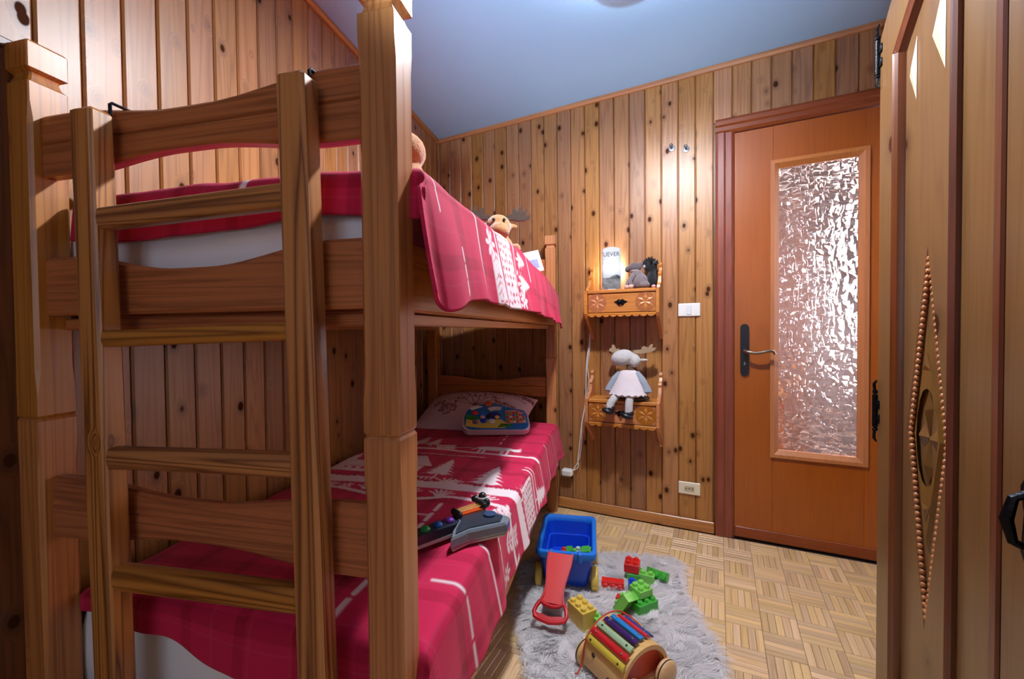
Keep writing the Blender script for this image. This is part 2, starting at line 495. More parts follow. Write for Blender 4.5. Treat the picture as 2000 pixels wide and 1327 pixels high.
# right wall behind the wardrobe, back wall with a window behind the camera
wr_len = (C3 - C2).length
dirr = (C2 - C3).normalized()
wall_right = struct(ob('wall_right', MB().box(-.05, wr_len, -.10, 0, 0, 2.38), M_WALLW, loc=C3, rz=math.atan2(dirr.y, dirr.x)))
dirb = (C3 - C4).normalized(); wb_len = (C3 - C4).length
wb = MB()
wx0, wx1, wz0, wz1 = .55, 1.55, .9, 2.0
wb.box(-.1, wx0, -.10, 0, 0, 2.38).box(wx1, wb_len + .05, -.10, 0, 0, 2.38).box(wx0, wx1, -.10, 0, 0, wz0).box(wx0, wx1, -.10, 0, wz1, 2.38)
wall_back = struct(ob('wall_back', wb, M_WALLW, loc=C4, rz=math.atan2(dirb.y, dirb.x)))
wm = MB()
for a0, a1, b0, b1 in ((wx0, wx1, wz0, wz0 + .05), (wx0, wx1, wz1 - .05, wz1), (wx0, wx0 + .05, wz0, wz1), (wx1 - .05, wx1, wz0, wz1), ((wx0 + wx1) / 2 - .03, (wx0 + wx1) / 2 + .03, wz0, wz1)):
    wm.box(a0, a1, -.08, -.03, b0, b1, .004)
struct(ob('window_1', wm, W_CASE, loc=C4, rz=math.atan2(dirb.y, dirb.x)))

# ------------------------------------------------------------------ door with patterned glass
door = struct(empty('door_1', F0, FAR_RZ))
LX0, LX1, LZ1 = .952, 1.645, 2.018                    # leaf
GX0, GX1, GZ0, GZ1 = 1.118, 1.470, .438, 1.840        # glass
leaf = MB()
fy0, fy1 = .002, .040
leaf.box(LX0, GX0, fy0, fy1, .006, LZ1, .002).box(GX1, LX1, fy0, fy1, .006, LZ1, .002)
leaf.box(GX0 - .0005, GX1 + .0005, fy0, fy1, .006, GZ0, .001).box(GX0 - .0005, GX1 + .0005, fy0, fy1, GZ1, LZ1, .001)
ob('door_leaf', leaf, W_DOOR, door)
ob('kick_board', MB().box(LX0 + .004, LX1 - .004, -.003, .0015, .008, .060, .002), W_CASEX, door)
M_BEAD = wood('glazing_bead_wood', S(188, 116, 56), S(150, 84, 36), 'z', ring=.3, tone=.05)
bw = .024
def bead_poly(outer, inner_, y0, y1, y2):
    (ax, az), (bx_, bz) = outer; (cx, cz), (dx, dz) = inner_
    mbb = MB()
    m1 = (ax * .55 + cx * .45, az * .55 + cz * .45); m2 = (bx_ * .55 + dx * .45, bz * .55 + dz * .45)
    mbb.add([(ax, y0, az), (bx_, y0, bz), (ax, y1, az), (bx_, y1, bz), (m1[0], y1, m1[1]), (m2[0], y1, m2[1]), (cx, y2, cz), (dx, y2, dz), (cx, .02, cz), (dx, .02, dz)],
            [(0, 1, 3, 2), (2, 3, 5, 4), (4, 5, 7, 6), (6, 7, 9, 8), (8, 9, 1, 0), (0, 2, 4, 6, 8), (1, 9, 7, 5, 3)])
    return mbb
o4 = [(GX0 - .012, GZ0 - .012), (GX1 + .012, GZ0 - .012), (GX1 + .012, GZ1 + .012), (GX0 - .012, GZ1 + .012)]
i4 = [(GX0 + bw, GZ0 + bw), (GX1 - bw, GZ0 + bw), (GX1 - bw, GZ1 - bw), (GX0 + bw, GZ1 - bw)]
for q in range(4):
    ob('glazing_bead', bead_poly((o4[q], o4[(q + 1) % 4]), (i4[q], i4[(q + 1) % 4]), .0015, -.009, .008), M_BEAD, door)
# faceted glass
gm, nt, gb = new_mat('patterned_glass')
gb.inputs['Base Color'].default_value = (1.0, .97, .95, 1); gb.inputs['Transmission Weight'].default_value = 1.0
gb.inputs['Roughness'].default_value = 0.14; gb.inputs['IOR'].default_value = 1.46
tc = nt.nodes.new('ShaderNodeTexCoord'); nz = nt.nodes.new('ShaderNodeTexNoise'); nz.inputs['Scale'].default_value = 9
vm = nt.nodes.new('ShaderNodeVectorMath'); vm.operation = 'MULTIPLY_ADD'; vm.inputs[1].default_value = (.05, .05, .05)
nt.links.new(tc.outputs['Object'], nz.inputs['Vector']); nt.links.new(nz.outputs['Color'], vm.inputs[0]); nt.links.new(tc.outputs['Object'], vm.inputs[2])
v1 = nt.nodes.new('ShaderNodeTexVoronoi'); v1.inputs['Scale'].default_value = 30; v1.feature = 'F1'; v1.distance = 'MINKOWSKI'; v1.inputs['Exponent'].default_value = .8
nt.links.new(vm.outputs[0], v1.inputs['Vector'])
bp = nt.nodes.new('ShaderNodeBump'); bp.inputs['Strength'].default_value = 1.0; bp.inputs['Distance'].default_value = .0075
nt.links.new(v1.outputs['Distance'], bp.inputs['Height']); nt.links.new(bp.outputs['Normal'], gb.inputs['Normal'])
mixs = nt.nodes.new('ShaderNodeMixShader'); trs = nt.nodes.new('ShaderNodeBsdfTransparent'); trs.inputs[0].default_value = (1, .96, .94, 1)
mixs.inputs[0].default_value = .3
nt.links.new(gb.outputs[0], mixs.inputs[1]); nt.links.new(trs.outputs[0], mixs.inputs[2])
nt.links.new(mixs.outputs[0], nt.nodes['Material Output'].inputs[0])
ob('glass_pane', MB().box(GX0 - .004, GX1 + .004, .014, .019, GZ0 - .004, GZ1 + .004), gm, door)
# casing
def casing(x0, x1, z0, z1, mat, vert):
    mbc = MB()
    if vert:
        w = x1 - x0; sec = [(x0, .0), (x0, -.016), (x0 + .012 * (1), -.022), (x0 + w * .45, -.022), (x0 + w * .55, -.014), (x1 - .012, -.014), (x1 - .004, -.008), (x1, -.004), (x1, .0)]
        mbc.loft([[(x, y - .0005, z0) for x, y in sec], [(x, y - .0005, z1) for x, y in sec]])
    else:
        h = z1 - z0; sec = [(z1, .0), (z1, -.016), (z1 - .012, -.022), (z1 - h * .45, -.022), (z1 - h * .55, -.014), (z0 + .012, -.014), (z0 + .004, -.008), (z0, -.004), (z0, .0)]
        mbc.loft([[(x0, y - .0005, z) for z, y in sec], [(x1, y - .0005, z) for z, y in sec]])
    return mbc
ob('casing', casing(DOOR_S0, LX0 - .001, 0.001, 2.022, W_CASE, True), W_CASE, door)
ob('casing', casing(DOOR_S0, 1.70, 2.022, 2.092, W_CASEX, False), W_CASEX, door)
ob('casing', MB().box(LX1 + .001, 1.715, -.014, -.0005, .001, 2.022, .003), W_CASE, door)
ob('jamb', MB().box(DOOR_S0 + .002, LX0 - .001, .0, .10, .001, 2.02).box(LX1 + .001, DOOR_S1, 0, .10, .001, 2.02).box(DOOR_S0 + .002, DOOR_S1, 0, .10, 2.021, 2.083), W_CASE, door)
# handle
hx, hz = .998, .940
plate = MB()
pp_ = [(hx + .019 * math.cos(a), hz + .115 + .019 * math.sin(a)) for a in [PI * k / 8 for k in range(9)]] + [(hx + .019 * math.cos(a), hz - .105 + .019 * math.sin(a)) for a in [PI + PI * k / 8 for k in range(9)]]
plate.prism(pp_, .0015, -.006, lambda a, b2, h: (a, h, b2))
hp = ob('handle_plate', plate, M_BLACK, door)
ob('keyhole', MB().prism([(hx + .004 * math.cos(k * PI / 4), hz - .062 + .009 * math.sin(k * PI / 4)) for k in range(8)], -.0055, -.0072, lambda a, b2, h: (a, h, b2)), M_STEEL, hp)
M_BRONZE = plain('aged_metal', S(150, 132, 118), .3, metal=.9, noise_amt=.1)
ob('lever', MB().tube([(hx, 0, hz), (hx, -.040, hz), (hx + .012, -.050, hz - .003), (hx + .045, -.052, hz - .008), (hx + .075, -.052, hz - .003), (hx + .10, -.052, hz + .004), (hx + .118, -.050, hz + .001), (hx + .124, -.048, hz - .012)], [.010, .009, .008, .0075, .0075, .0075, .007, .006], 10), M_BRONZE, door, smooth=60)

# hallway behind the door
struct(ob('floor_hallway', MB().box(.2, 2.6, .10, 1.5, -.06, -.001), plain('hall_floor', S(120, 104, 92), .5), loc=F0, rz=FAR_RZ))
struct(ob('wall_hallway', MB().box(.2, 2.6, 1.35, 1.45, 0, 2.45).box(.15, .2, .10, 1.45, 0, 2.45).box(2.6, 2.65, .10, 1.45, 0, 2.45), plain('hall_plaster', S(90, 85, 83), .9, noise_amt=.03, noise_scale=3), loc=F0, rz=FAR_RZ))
struct(ob('added_hall_panel', MB().box(1.02, 1.47, 1.31, 1.349, 0, 2.05, .004), plain('hall_panel_paint', S(92, 70, 60), .5, noise_amt=.05), loc=F0, rz=FAR_RZ))  # brown panel added behind the glass to give its refraction dark contrast
struct(ob('ceiling_hallway', MB().box(.15, 2.65, .10, 1.45, 2.45, 2.5), M_WALLW, loc=F0, rz=FAR_RZ))
cb = empty('hall_cupboard', far(1.02, -.70, 0), FAR_RZ)
W_ORANGE = wood('orange_wood', S(150, 104, 56), S(130, 84, 40), 'x', ring=.3, tone=0)
ob('body', MB().box(-.30, .22, 0, .33, .04, .62, .005), W_ORANGE, cb)
ob('top', MB().box(-.32, .24, -.02, .33, .62, .645, .004), W_ORANGE, cb)
ob('door', MB().box(-.28, -.045, -.018, -.001, .07, .60, .003), W_ORANGE, cb); ob('door', MB().box(-.035, .20, -.018, -.001, .07, .60, .003), W_ORANGE, cb)
ob('plinth', MB().box(-.28, .20, .02, .30, .0, .04), W_ORANGE, cb)
tag(cb, 'orange wooden cupboard seen blurred through the door glass', 'cupboard')

# ------------------------------------------------------------------ bunk bed (frame: x across to the right, y along the bed, z up)
BED_RZ = -A
W_IN = -.735; PS = .060; BED_W = W_IN - PS; FAR_U = 1.86
bed = empty('bunk_bed', BED_O, BED_RZ)
tag(bed, 'honey pine bunk bed with square posts and curved end boards', 'bunk bed')
def post(x0, y0, secs):
    """secs: (z, half width, chamfer)"""
    cx, cy = x0 + PS / 2, y0 + PS / 2; rings = []
    for z, h, c in secs:
        rings.append([(cx + px, cy + py, z) for px, py in ((h, -h + c), (h, h - c), (h - c, h), (-h + c, h), (-h, h - c), (-h, -h + c), (-h + c, -h), (h - c, -h))])
    return MB().loft(rings)
H = PS / 2
low_sec = [(0, H, .002), (.12, H, .002), (.16, H, .006), (.80, H, .006), (.838, H, .002), (.888, H, .002), (.8935, H - .003, .002)]
up_sec = [(.894, H - .003, .002), (.899, H, .002), (.945, H, .002), (.985, H, .006), (1.452, H, .006), (1.485, H, .002), (1.520, H, .002), (1.524, H - .004, .003), (1.536, H - .008, .003), (1.540, H - .007, .003), (1.546, H + .001, .002), (1.592, H + .001, .002), (1.596, H - .002, .002)]
for x0 in (-PS, BED_W):
    for y0 in (0, FAR_U):
        ob('lower_post', post(x0, y0, low_sec), W_BEDZ, bed)
        ob('upper_post', post(x0, y0, up_sec), W_BEDZ, bed)
def end_board(y0, y1, zb, zt, dip, rise, groove):
    """board between posts, waisted in the middle, with a routed groove on both faces"""
    mbb = MB(); rings = []; n = 28; xa, xb = W_IN - .001, -PS + .001; g = .003
    for i in range(n + 1):
        t = i / n; x = xa + (xb - xa) * t
        w = max(0.0, min(1.0, (min(t, 1 - t) - .09) / .36)); w = w * w * (3 - 2 * w)
        b0, t0 = zb + rise * w, zt - dip * w
        if groove:
            gz = b0 + (t0 - b0) * .52
            sec = [(y0 + g, b0), (y0, b0 + .005), (y0, gz - .003), (y0 + g, gz), (y0, gz + .003), (y0, t0 - .006), (y0 + .006, t0), (y1 - .006, t0), (y1, t0 - .006), (y1, b0 + .005), (y1 - g, b0)]
        else:
            sec = [(y0 + g, b0), (y0, b0 + .005), (y0, t0 - .006), (y0 + .006, t0), (y1 - .006, t0), (y1, t0 - .006), (y1, b0 + .005), (y1 - g, b0)]
        rings.append([(x, y, z) for y, z in sec])
    return mbb.loft(rings)
for y0, y1 in ((.018, .042), (FAR_U + .018, FAR_U + .042)):
    ob('guard_board', end_board(y0, y1, 1.348, 1.464, .022, .022, True), W_BEDX, bed)
    ob('mattress_board', end_board(y0, y1, 1.087, 1.197, .032, .0, False), W_BEDX, bed)
    ob('end_board', end_board(y0, y1, .664, .780, .022, .022, True), W_BEDX, bed)
    ob('foot_board', end_board(y0, y1, .24, .35, .01, .0, False), W_BEDX, bed)
for x0, x1 in ((-.034, -.008), (BED_W + .008, BED_W + .034)):
    ob('side_rail', MB().box(x0, x1, PS - .001, FAR_U + .001, 1.083, 1.195, .004), W_BEDY, bed)
    ob('side_rail', MB().box(x0, x1, PS - .001, FAR_U + .001, .24, .35, .004), W_BEDY, bed)
for z0 in (1.060, .262):
    ob('ledger', MB().box(-.066, -.0345, PS, FAR_U, z0, z0 + .022, .002), W_BEDY, bed)
    ob('ledger', MB().box(BED_W + .0345, BED_W + .066, PS, FAR_U, z0, z0 + .022, .002), W_BEDY, bed)
    slat = MB().box(BED_W + .036, -.036, -.035, .035, 0, .015, .003).mesh('slat'); slat.materials.append(W_BEDX)
    for i in range(12):
        ob('slat', slat, None, bed, loc=(0, .11 + i * .15, z0 + .0225))
ob('under_beam', MB().box(W_IN - .001, -PS + .001, .044, .062, 1.060, 1.082, .003), W_BEDX, bed)

# ladder hooked on the near end
lad = empty('bunk_ladder', BED_O, BED_RZ)
tag(lad, 'wooden ladder with four rungs hooked on the near bed end', 'ladder')
def skewx(mbx):
    mbx.v = [(x + (1.0 - z) * .018, y, z) for x, y, z in mbx.v]; return mbx
for x0 in (-.575, -.167):
    ob('stile', skewx(MB().box(x0, x0 + .048, -.034, .004, .004, 1.432, .005)), W_LADZ, lad)
for z0, h in ((1.2285, .037), (1.029, .029), (.821, .037), (.612, .042)):
    r = MB(); rings = []
    for x in (-.530, -.160):
        zc, yc = z0 + h / 2 + (0.010 if x > -.4 else 0), -.015
        rings.append([(x, yc + .0155 * math.copysign(abs(math.cos(a)) ** .55, math.cos(a)), zc + h / 2 * math.copysign(abs(math.sin(a)) ** .55, math.sin(a))) for a in [2 * PI * k / 16 for k in range(16)]])
    ob('rung', skewx(r.loft(rings)), W_LADX, lad, smooth=50)
for x0 in (-.552, -.148):
    ob('hook', MB().tube([(x0, .0085, 1.43), (x0, .0085, 1.4555), (x0, .012, 1.459), (x0, .046, 1.459), (x0, .0485, 1.455), (x0, .0485, 1.43)], .0028, 8), M_IRON, lad)

# mattresses
def cushion(x0, x1, y0, y1, z0, z1, r, puff, n=18):
    """rounded slab with a slightly domed top"""
    mbb = MB(); rings = []
    for k in range(9):
        t = k / 8; a = -PI / 2 + PI * t
        ins = r * (1 - math.cos(a)); zz = (z0 + z1) / 2 + ((z1 - z0) / 2) * math.copysign(abs(math.sin(a)) ** .7, math.sin(a))
        ring = []
        xa, xb, ya, yb = x0 + ins, x1 - ins, y0 + ins, y1 - ins
        for i in range(n): ring.append((xa + (xb - xa) * i / n, ya))
        for i in range(n): ring.append((xb, ya + (yb - ya) * i / n))
        for i in range(n): ring.append((xb - (xb - xa) * i / n, yb))
        for i in range(n): ring.append((xa, yb - (yb - ya) * i / n))
        rings.append([(x, y, zz + mnoise.noise(Vector((x * 9, y * 9, zz * 9))) * puff) for x, y in ring])
    return mbb.loft(rings)
m1 = ob('upper_mattress', cushion(BED_W + .045, -.045, .064, 1.855, 1.100, 1.288, .02, .006), M_SHEET, loc=BED_O, rz=BED_RZ, smooth=50)
tag(m1, 'white sheeted mattress on the upper bunk', 'mattress')
m2 = ob('lower_mattress', cushion(BED_W + .045, -.045, .064, 1.855, .302, .506, .02, .006), M_SHEET, loc=BED_O, rz=BED_RZ, smooth=50)
tag(m2, 'white sheeted mattress on the lower bunk', 'mattress')

# ------------------------------------------------------------------ quilts with white alpine print
class Raster:
    """print raster over cloth coordinates: u along the bed, s across (0 at the right fold, positive down the drape)"""
    RES = 0.0025
    def __init__(s, u0, u1, s0, s1):
        s.u0, s.s0 = u0, s0
        s.nu, s.ns = int((u1 - u0) / s.RES) + 1, int((s1 - s0) / s.RES) + 1
        s.a = np.zeros((s.nu, s.ns), np.float32)
        s.U, s.S_ = np.meshgrid(u0 + np.arange(s.nu) * s.RES, s0 + np.arange(s.ns) * s.RES, indexing='ij')
    def _win(s, smin, smax, umin, umax):
        i0 = max(0, int((umin - s.u0) / s.RES) - 1); i1 = min(s.nu, int((umax - s.u0) / s.RES) + 2)
        j0 = max(0, int((smin - s.s0) / s.RES) - 1); j1 = min(s.ns, int((smax - s.s0) / s.RES) + 2)
        return slice(i0, max(i0, i1)), slice(j0, max(j0, j1))
    def poly(s, pts, val=1.0):
        """pts: (s, u)"""
        xs = [p[0] for p in pts]; ys = [p[1] for p in pts]
        w = s._win(min(xs), max(xs), min(ys), max(ys))
        X, Y = s.S_[w], s.U[w]
        if X.size == 0: return
        r = np.zeros(X.shape, bool)
        n = len(pts)
        for i in range(n):
            (ax, ay), (bx_, by_) = pts[i], pts[(i + 1) % n]
            if ay == by_: continue
            c = ((ay > Y) != (by_ > Y)) & (X < (bx_ - ax) * (Y - ay) / (by_ - ay) + ax)
            r ^= c
        s.a[w][r] = val
    def ell(s, cs, cu, rs, ru, val=1.0, ang=0.0):
        R = max(rs, ru); w = s._win(cs - R, cs + R, cu - R, cu + R)
        X, Y = s.S_[w] - cs, s.U[w] - cu
        if X.size == 0: return
        c, si = math.cos(ang), math.sin(ang)
        r = ((X * c + Y * si) / rs) ** 2 + ((-X * si + Y * c) / ru) ** 2 < 1
        s.a[w][r] = val
    def line(s, pts, wd, val=1.0):
        for (ax, ay), (bx_, by_) in zip(pts[:-1], pts[1:]):
            w = s._win(min(ax, bx_) - wd, max(ax, bx_) + wd, min(ay, by_) - wd, max(ay, by_) + wd)
            X, Y = s.S_[w], s.U[w]
            if X.size == 0: continue
            dx, dy = bx_ - ax, by_ - ay; L2 = dx * dx + dy * dy + 1e-12
            t = np.clip(((X - ax) * dx + (Y - ay) * dy) / L2, 0, 1)
            r = (X - ax - t * dx) ** 2 + (Y - ay - t * dy) ** 2 < (wd / 2) ** 2
            s.a[w][r] = val
    def dash(s, p, q, wd, n, fill=.7):
        for i in range(n):
            t0, t1 = i / n, (i + fill) / n
            s.line([(p[0] + (q[0] - p[0]) * t0, p[1] + (q[1] - p[1]) * t0), (p[0] + (q[0] - p[0]) * t1, p[1] + (q[1] - p[1]) * t1)], wd)
    def pine(s, cs, u, h, w):
        n = 5
        s.line([(cs, u - .01), (cs, u + h * .3)], .008)
        for i in range(n):
            b0 = u + h * (.10 + .17 * i); ww = w * (1 - .82 * i / n) / 2
            pts = [(cs - ww, b0)]
            for q in range(1, 6): pts.append((cs - ww + 2 * ww * q / 6, b0 + (.012 if q % 2 else .0)))
            pts += [(cs + ww, b0), (cs + ww * .25, b0 + h * .24), (cs, b0 + h * .32), (cs - ww * .25, b0 + h * .24)]
            s.poly(pts)
    def house(s, cs, u, w, h):
        s.poly([(cs - w / 2, u), (cs + w / 2, u), (cs + w / 2, u + h * .5), (cs - w / 2, u + h * .5)])
        s.poly([(cs - w * .68, u + h * .46), (cs + w * .68, u + h * .46), (cs + w * .25, u + h), (cs - w * .35, u + h)])
        for k in (-.28, 0, .28):
            s.poly([(cs + w * k - .008, u + h * .20), (cs + w * k + .008, u + h * .20), (cs + w * k + .008, u + h * .36), (cs + w * k - .008, u + h * .36)], 0)
        s.line([(cs - w * .5, u + h * .45), (cs + w * .5, u + h * .45)], .005, 0)
    def beast(s, cs, u, w):
        s.ell(cs, u + w * .42, w * .46, w * .17)
        for k in (-.36, -.24, .22, .36): s.line([(cs + w * k, u), (cs + w * k, u + w * .42)], w * .07)
        s.ell(cs + w * .52, u + w * .40, w * .14, w * .10)
        s.line([(cs - w * .44, u + w * .45), (cs - w * .56, u + w * .2)], w * .035)
        s.line([(cs + w * .55, u + w * .48), (cs + w * .62, u + w * .58)], w * .04)
    def tuft(s, cs, u, h, n, rr):
        for k in range(n):
            a = (k / max(1, n - 1) - .5) * 1.9
            s.line([(cs + a * .01, u), (cs + math.sin(a) * h * .6, u + math.cos(a) * h * .7), (cs + math.sin(a) * h * 1.0, u + math.cos(a) * h * .95)], .0065)
    def strip(s, s0, s1, u0, u1, rr, grass=True):
        s.poly([(s0, u0), (s1, u0), (s1, u1), (s0, u1)])
        if grass:
            x = s0
            while x < s1:
                hh = rr.uniform(.004, .016)
                s.poly([(x, u1 - .001), (x + .012, u1 - .001), (x + .006 + rr.uniform(-.004, .004), u1 + hh)]); x += .010
    def lace(s, s0, s1, u0, u1, rr):
        s.poly([(s0, u0), (s1, u0), (s1, u1), (s0, u1)])
        x = s0 + .012
        while x < s1 - .006:
            y = u0 + .016
            while y < u1 - .012:
                a = rr.uniform(-.8, .8); kind = rr.random()
                if kind < .55: s.ell(x + rr.uniform(-.003, .003), y + rr.uniform(-.003, .003), .0045, .008, 0, a)
                elif kind < .85: s.line([(x - .006, y - .005), (x + .002, y + .002), (x - .003, y + .008)], .004, 0)
                y += .024
            x += .021
        s.line([(s0, u0 + .006), (s1, u0 + .006)], .003, 0); s.line([(s0, u1 - .006), (s1, u1 - .006)], .003, 0)
    def sprig(s, cs, u, L, ang, n=5):
        ds, du = math.sin(ang), math.cos(ang)
        s.line([(cs, u), (cs + ds * L, u + du * L)], .005)
        for k in range(n):
            t = (k + .6) / n
            for sd in (-1, 1):
                s.ell(cs + ds * L * t + sd * du * .016, u + du * L * t - sd * ds * .016, .0065, .016, 1, ang * -1 + sd * -.9)
    def flower(s, cs, u, r):
        for k in range(6):
            a = k * PI / 3; s.ell(cs + math.sin(a) * r * .6, u + math.cos(a) * r * .6, r * .2, r * .45, 1, -a)
    def sample(s, U, S2):
        i = np.clip((U - s.u0) / s.RES, 0, s.nu - 1.001); j = np.clip((S2 - s.s0) / s.RES, 0, s.ns - 1.001)
        i0, j0 = i.astype(int), j.astype(int); fi, fj = i - i0, j - j0
        a = s.a
        return (a[i0, j0] * (1 - fi) * (1 - fj) + a[i0 + 1, j0] * fi * (1 - fj) + a[i0, j0 + 1] * (1 - fi) * fj + a[i0 + 1, j0 + 1] * fi * fj)

def vnoise(x, y, seed=0):
    """cheap smooth value noise on arrays"""
    rs = np.random.RandomState(seed); g = rs.rand(64, 64)
    xi, yi = np.floor(x).astype(int), np.floor(y).astype(int); fx, fy = x - xi, y - yi
    fx, fy = fx * fx * (3 - 2 * fx), fy * fy * (3 - 2 * fy)
    G = lambda a, b: g[a % 64, b % 64]
    return (G(xi, yi) * (1 - fx) * (1 - fy) + G(xi + 1, yi) * fx * (1 - fy) + G(xi, yi + 1) * (1 - fx) * fy + G(xi + 1, yi + 1) * fx * fy) - .5

def quilt(name, label, ras, top, s_left, s_hem, u_near, u_far, edge_u, flare, hem_wave, near_hem_fn, seed, right_v=0.0, r=.030, step=.004, corner=0.0):
    """cloth laid over the mattress; cloth coordinate s (across) and u (along).  right fold at x=right_v, near fold at y=edge_u"""
    ns, nu = int((s_hem - s_left) / step) + 1, int((u_far - u_near) / step) + 1
    sv, uv = s_left + np.arange(ns) * step, u_near + np.arange(nu) * step
    Sg, Ug = np.meshgrid(sv, uv, indexing='ij')
    def wrap(d):
        q = PI / 2 * r
        fl = np.clip(d, None, 0); th = np.clip(d, 0, q) / r; dn = np.clip(d - q, 0, None)
        return fl + r * np.sin(th), r * (1 - np.cos(th)) + dn, dn
    ds = Sg + r * .6
    ds = np.where(ds > 0, ds * (1 + corner * np.exp(-((Ug - edge_u) / .07) ** 2)), ds)
    ox, dz1, hang = wrap(ds)
    du = (edge_u + r * .6) - Ug
    oy, dz2, hang2 = wrap(du)
    wave = np.sin(Ug * 17 + seed) * .5 + np.sin(Ug * 39 + 2 * seed) * .3 + vnoise(Ug * 7, Sg * 3, seed) * 1.2
    X = right_v - r * .4 + ox + hang * flare + hang * hem_wave * wave
    X = np.maximum(X, np.where(hang > 0, right_v - .004, -9))
    wave2 = np.sin(Sg * 21 + seed) * .6 + vnoise(Sg * 9, Ug * 3, seed + 3)
    Y = edge_u - oy - hang2 * .12 + hang2 * .20 * wave2 * .5 - r * .0
    Y = np.where(du <= 0, Ug, edge_u + r * .6 - oy - hang2 * (.05 + .08 * wave2))
    near_len = near_hem_fn(Sg)
    hw_w = np.clip((ds - r * .6) / .05, 0, 1)
    Y = Y * (1 - hw_w) + np.where(Ug < edge_u, edge_u + .004 + (Ug - edge_u) * .42, Ug + .004) * hw_w
    dz2 = dz2 * (1 - hw_w)
    Z = top(Ug, Sg) + vnoise(Ug * 6, Sg * 6, seed + 9) * .012 + vnoise(Ug * 16, Sg * 16, seed + 5) * .004
    drop = np.maximum(dz1, dz2 * near_len) + .25 * np.minimum(dz1, dz2 * near_len)
    Z = Z - drop
    V = np.stack([X, Y, Z], -1).reshape(-1, 3)
    idx = np.arange(ns * nu).reshape(ns, nu)
    F = np.stack([idx[:-1, :-1], idx[:-1, 1:], idx[1:, 1:], idx[1:, :-1]], -1).reshape(-1, 4)[:, ::-1]
    m = bpy.data.meshes.new(name)
    m.vertices.add(len(V)); m.vertices.foreach_set('co', V.astype(np.float32).ravel())
    m.loops.add(F.size); m.loops.foreach_set('vertex_index', F.astype(np.int32).ravel())
    m.polygons.add(len(F)); m.polygons.foreach_set('loop_start', np.arange(0, F.size, 4, dtype=np.int32))
    m.polygons.foreach_set('loop_total', np.full(len(F), 4, np.int32))
    m.polygons.foreach_set('use_smooth', np.ones(len(F), bool))
    m.update(calc_edges=True)
    w = ras.sample(Ug, Sg)
    red = np.array(S(204, 32, 80)[:3]); dark = np.array(S(160, 14, 52)[:3]); white = np.array(S(238, 222, 228)[:3])
    plaid = (np.sin(Ug * 44) > .72) * .5 + (np.sin(Sg * 52 + 1) > .80) * .45 + vnoise(Ug * 30, Sg * 30, 2) * .2
    thin = ((np.mod(Ug, .071) < .003) | (np.mod(Sg, .083) < .003)) * .02
    c = red + (dark - red) * np.clip(plaid, 0, 1)[..., None]
    c = c + (white - c) * thin[..., None]
    c = c + (white - c) * w[..., None]
    set_print(m, np.concatenate([c.reshape(-1, 3), np.ones((c.size // 3, 1))], 1))
    m.materials.append(M_QUILT)
    o = bpy.data.objects.new(name, m); COL.objects.link(o)
    o.location = BED_O; o.rotation_euler = (0, 0, BED_RZ)
    md = o.modifiers.new('thickness', 'SOLIDIFY'); md.thickness = .006; md.offset = -1
    tag(o, label, 'quilt')
    return o

rr = random.Random(3)
# lower quilt print
R = Raster(-.1, 2.0, -.80, .34)
R.dash((-.19, .02), (-.19, .60), .011, 9, .72)
R.dash((-.06, .225), (.30, .225), .010, 4, .8)
R.dash((-.50, .24), (-.42, .24), .009, 2, .6)
R.line([(-.01, .385), (.32, .385)], .007)
R.line([(-.4, .50), (-.2, .505)], .008); R.line([(-.3, .47), (-.3, .56)], .012)
R.line([(.0, .47), (.3, .50)], .006)
R.sprig(.07, .54, .11, .2); R.sprig(.20, .56, .09, -.3); R.flower(.14, .52, .026); R.sprig(-.02, .56, .07, .6, 4)
pts = [(-.72 + .02 * k, .615 + .022 * math.sin(k * .27) ) for k in range(0, 45)]
R.line(pts, .017)
R.line([(.16, .63), (.34, .63)], .02)
for cs in (-.62, -.47, -.33, -.22, -.08): R.tuft(cs, .635, .05, 6, rr)
R.flower(-.36, .665, .022); R.flower(-.55, .655, .022)
R.strip(-.78, .34, .690, .742, rr)
for cs, u, h, w in ((-.115, .745, .20, .135), (-.305, .80, .17, .13), (.035, .76, .13, .09)): R.pine(cs, u, h, w)
R.house(-.465, .80, .16, .21)
R.tuft(-.22, .745, .04, 5, rr); R.tuft(-.25, .75, .045, 4, rr)
for k in range(14): R.line([(-.54 + k * .018, .762), (-.54 + k * .018, .785)], .005)
R.line([(-.55, .785), (-.29, .785)], .006)
R.house(-.645, .80, .13, .13); R.pine(-.715, .78, .22, .12)
R.lace(.012, .34, .775, .930, rr)
R.line([(-.02, .955), (.34, .955)], .012); R.line([(-.02, .99), (.34, .99)], .006)
R.pine(.12, .97, .14, .10); R.pine(.20, .98, .12, .09); R.flower(.27, 1.02, .03)
R.strip(-.60, .02, 1.105, 1.122, rr, False)
R.beast(-.19, 1.118, .17); R.flower(-.38, 1.14, .026); R.sprig(-.44, 1.14, .08, 1.2)
R.line([(-.62, 1.02), (-.50, 1.05), (-.34, 1.04), (-.2, 1.06)], .006)
R.pine(-.545, 1.16, .14, .11); R.pine(-.475, 1.15, .12, .10); R.pine(-.66, 1.14, .15, .11)
R.line([(-.4, 1.16), (-.08, 1.20)], .005)
R.line([(-.03, 1.125), (.30, 1.125)], .007); R.line([(.0, 1.31), (.3, 1.31)], .005); R.line([(.0, 1.50), (.3, 1.50)], .004)
R.dash((-.19, 1.26), (-.19, 1.75), .006, 8, .5)
def top_low(u, s): return .538 + .012 * np.exp(-((s + .40) / .3) ** 2) - .02 * np.clip((u - 1.55) / .3, 0, 1)
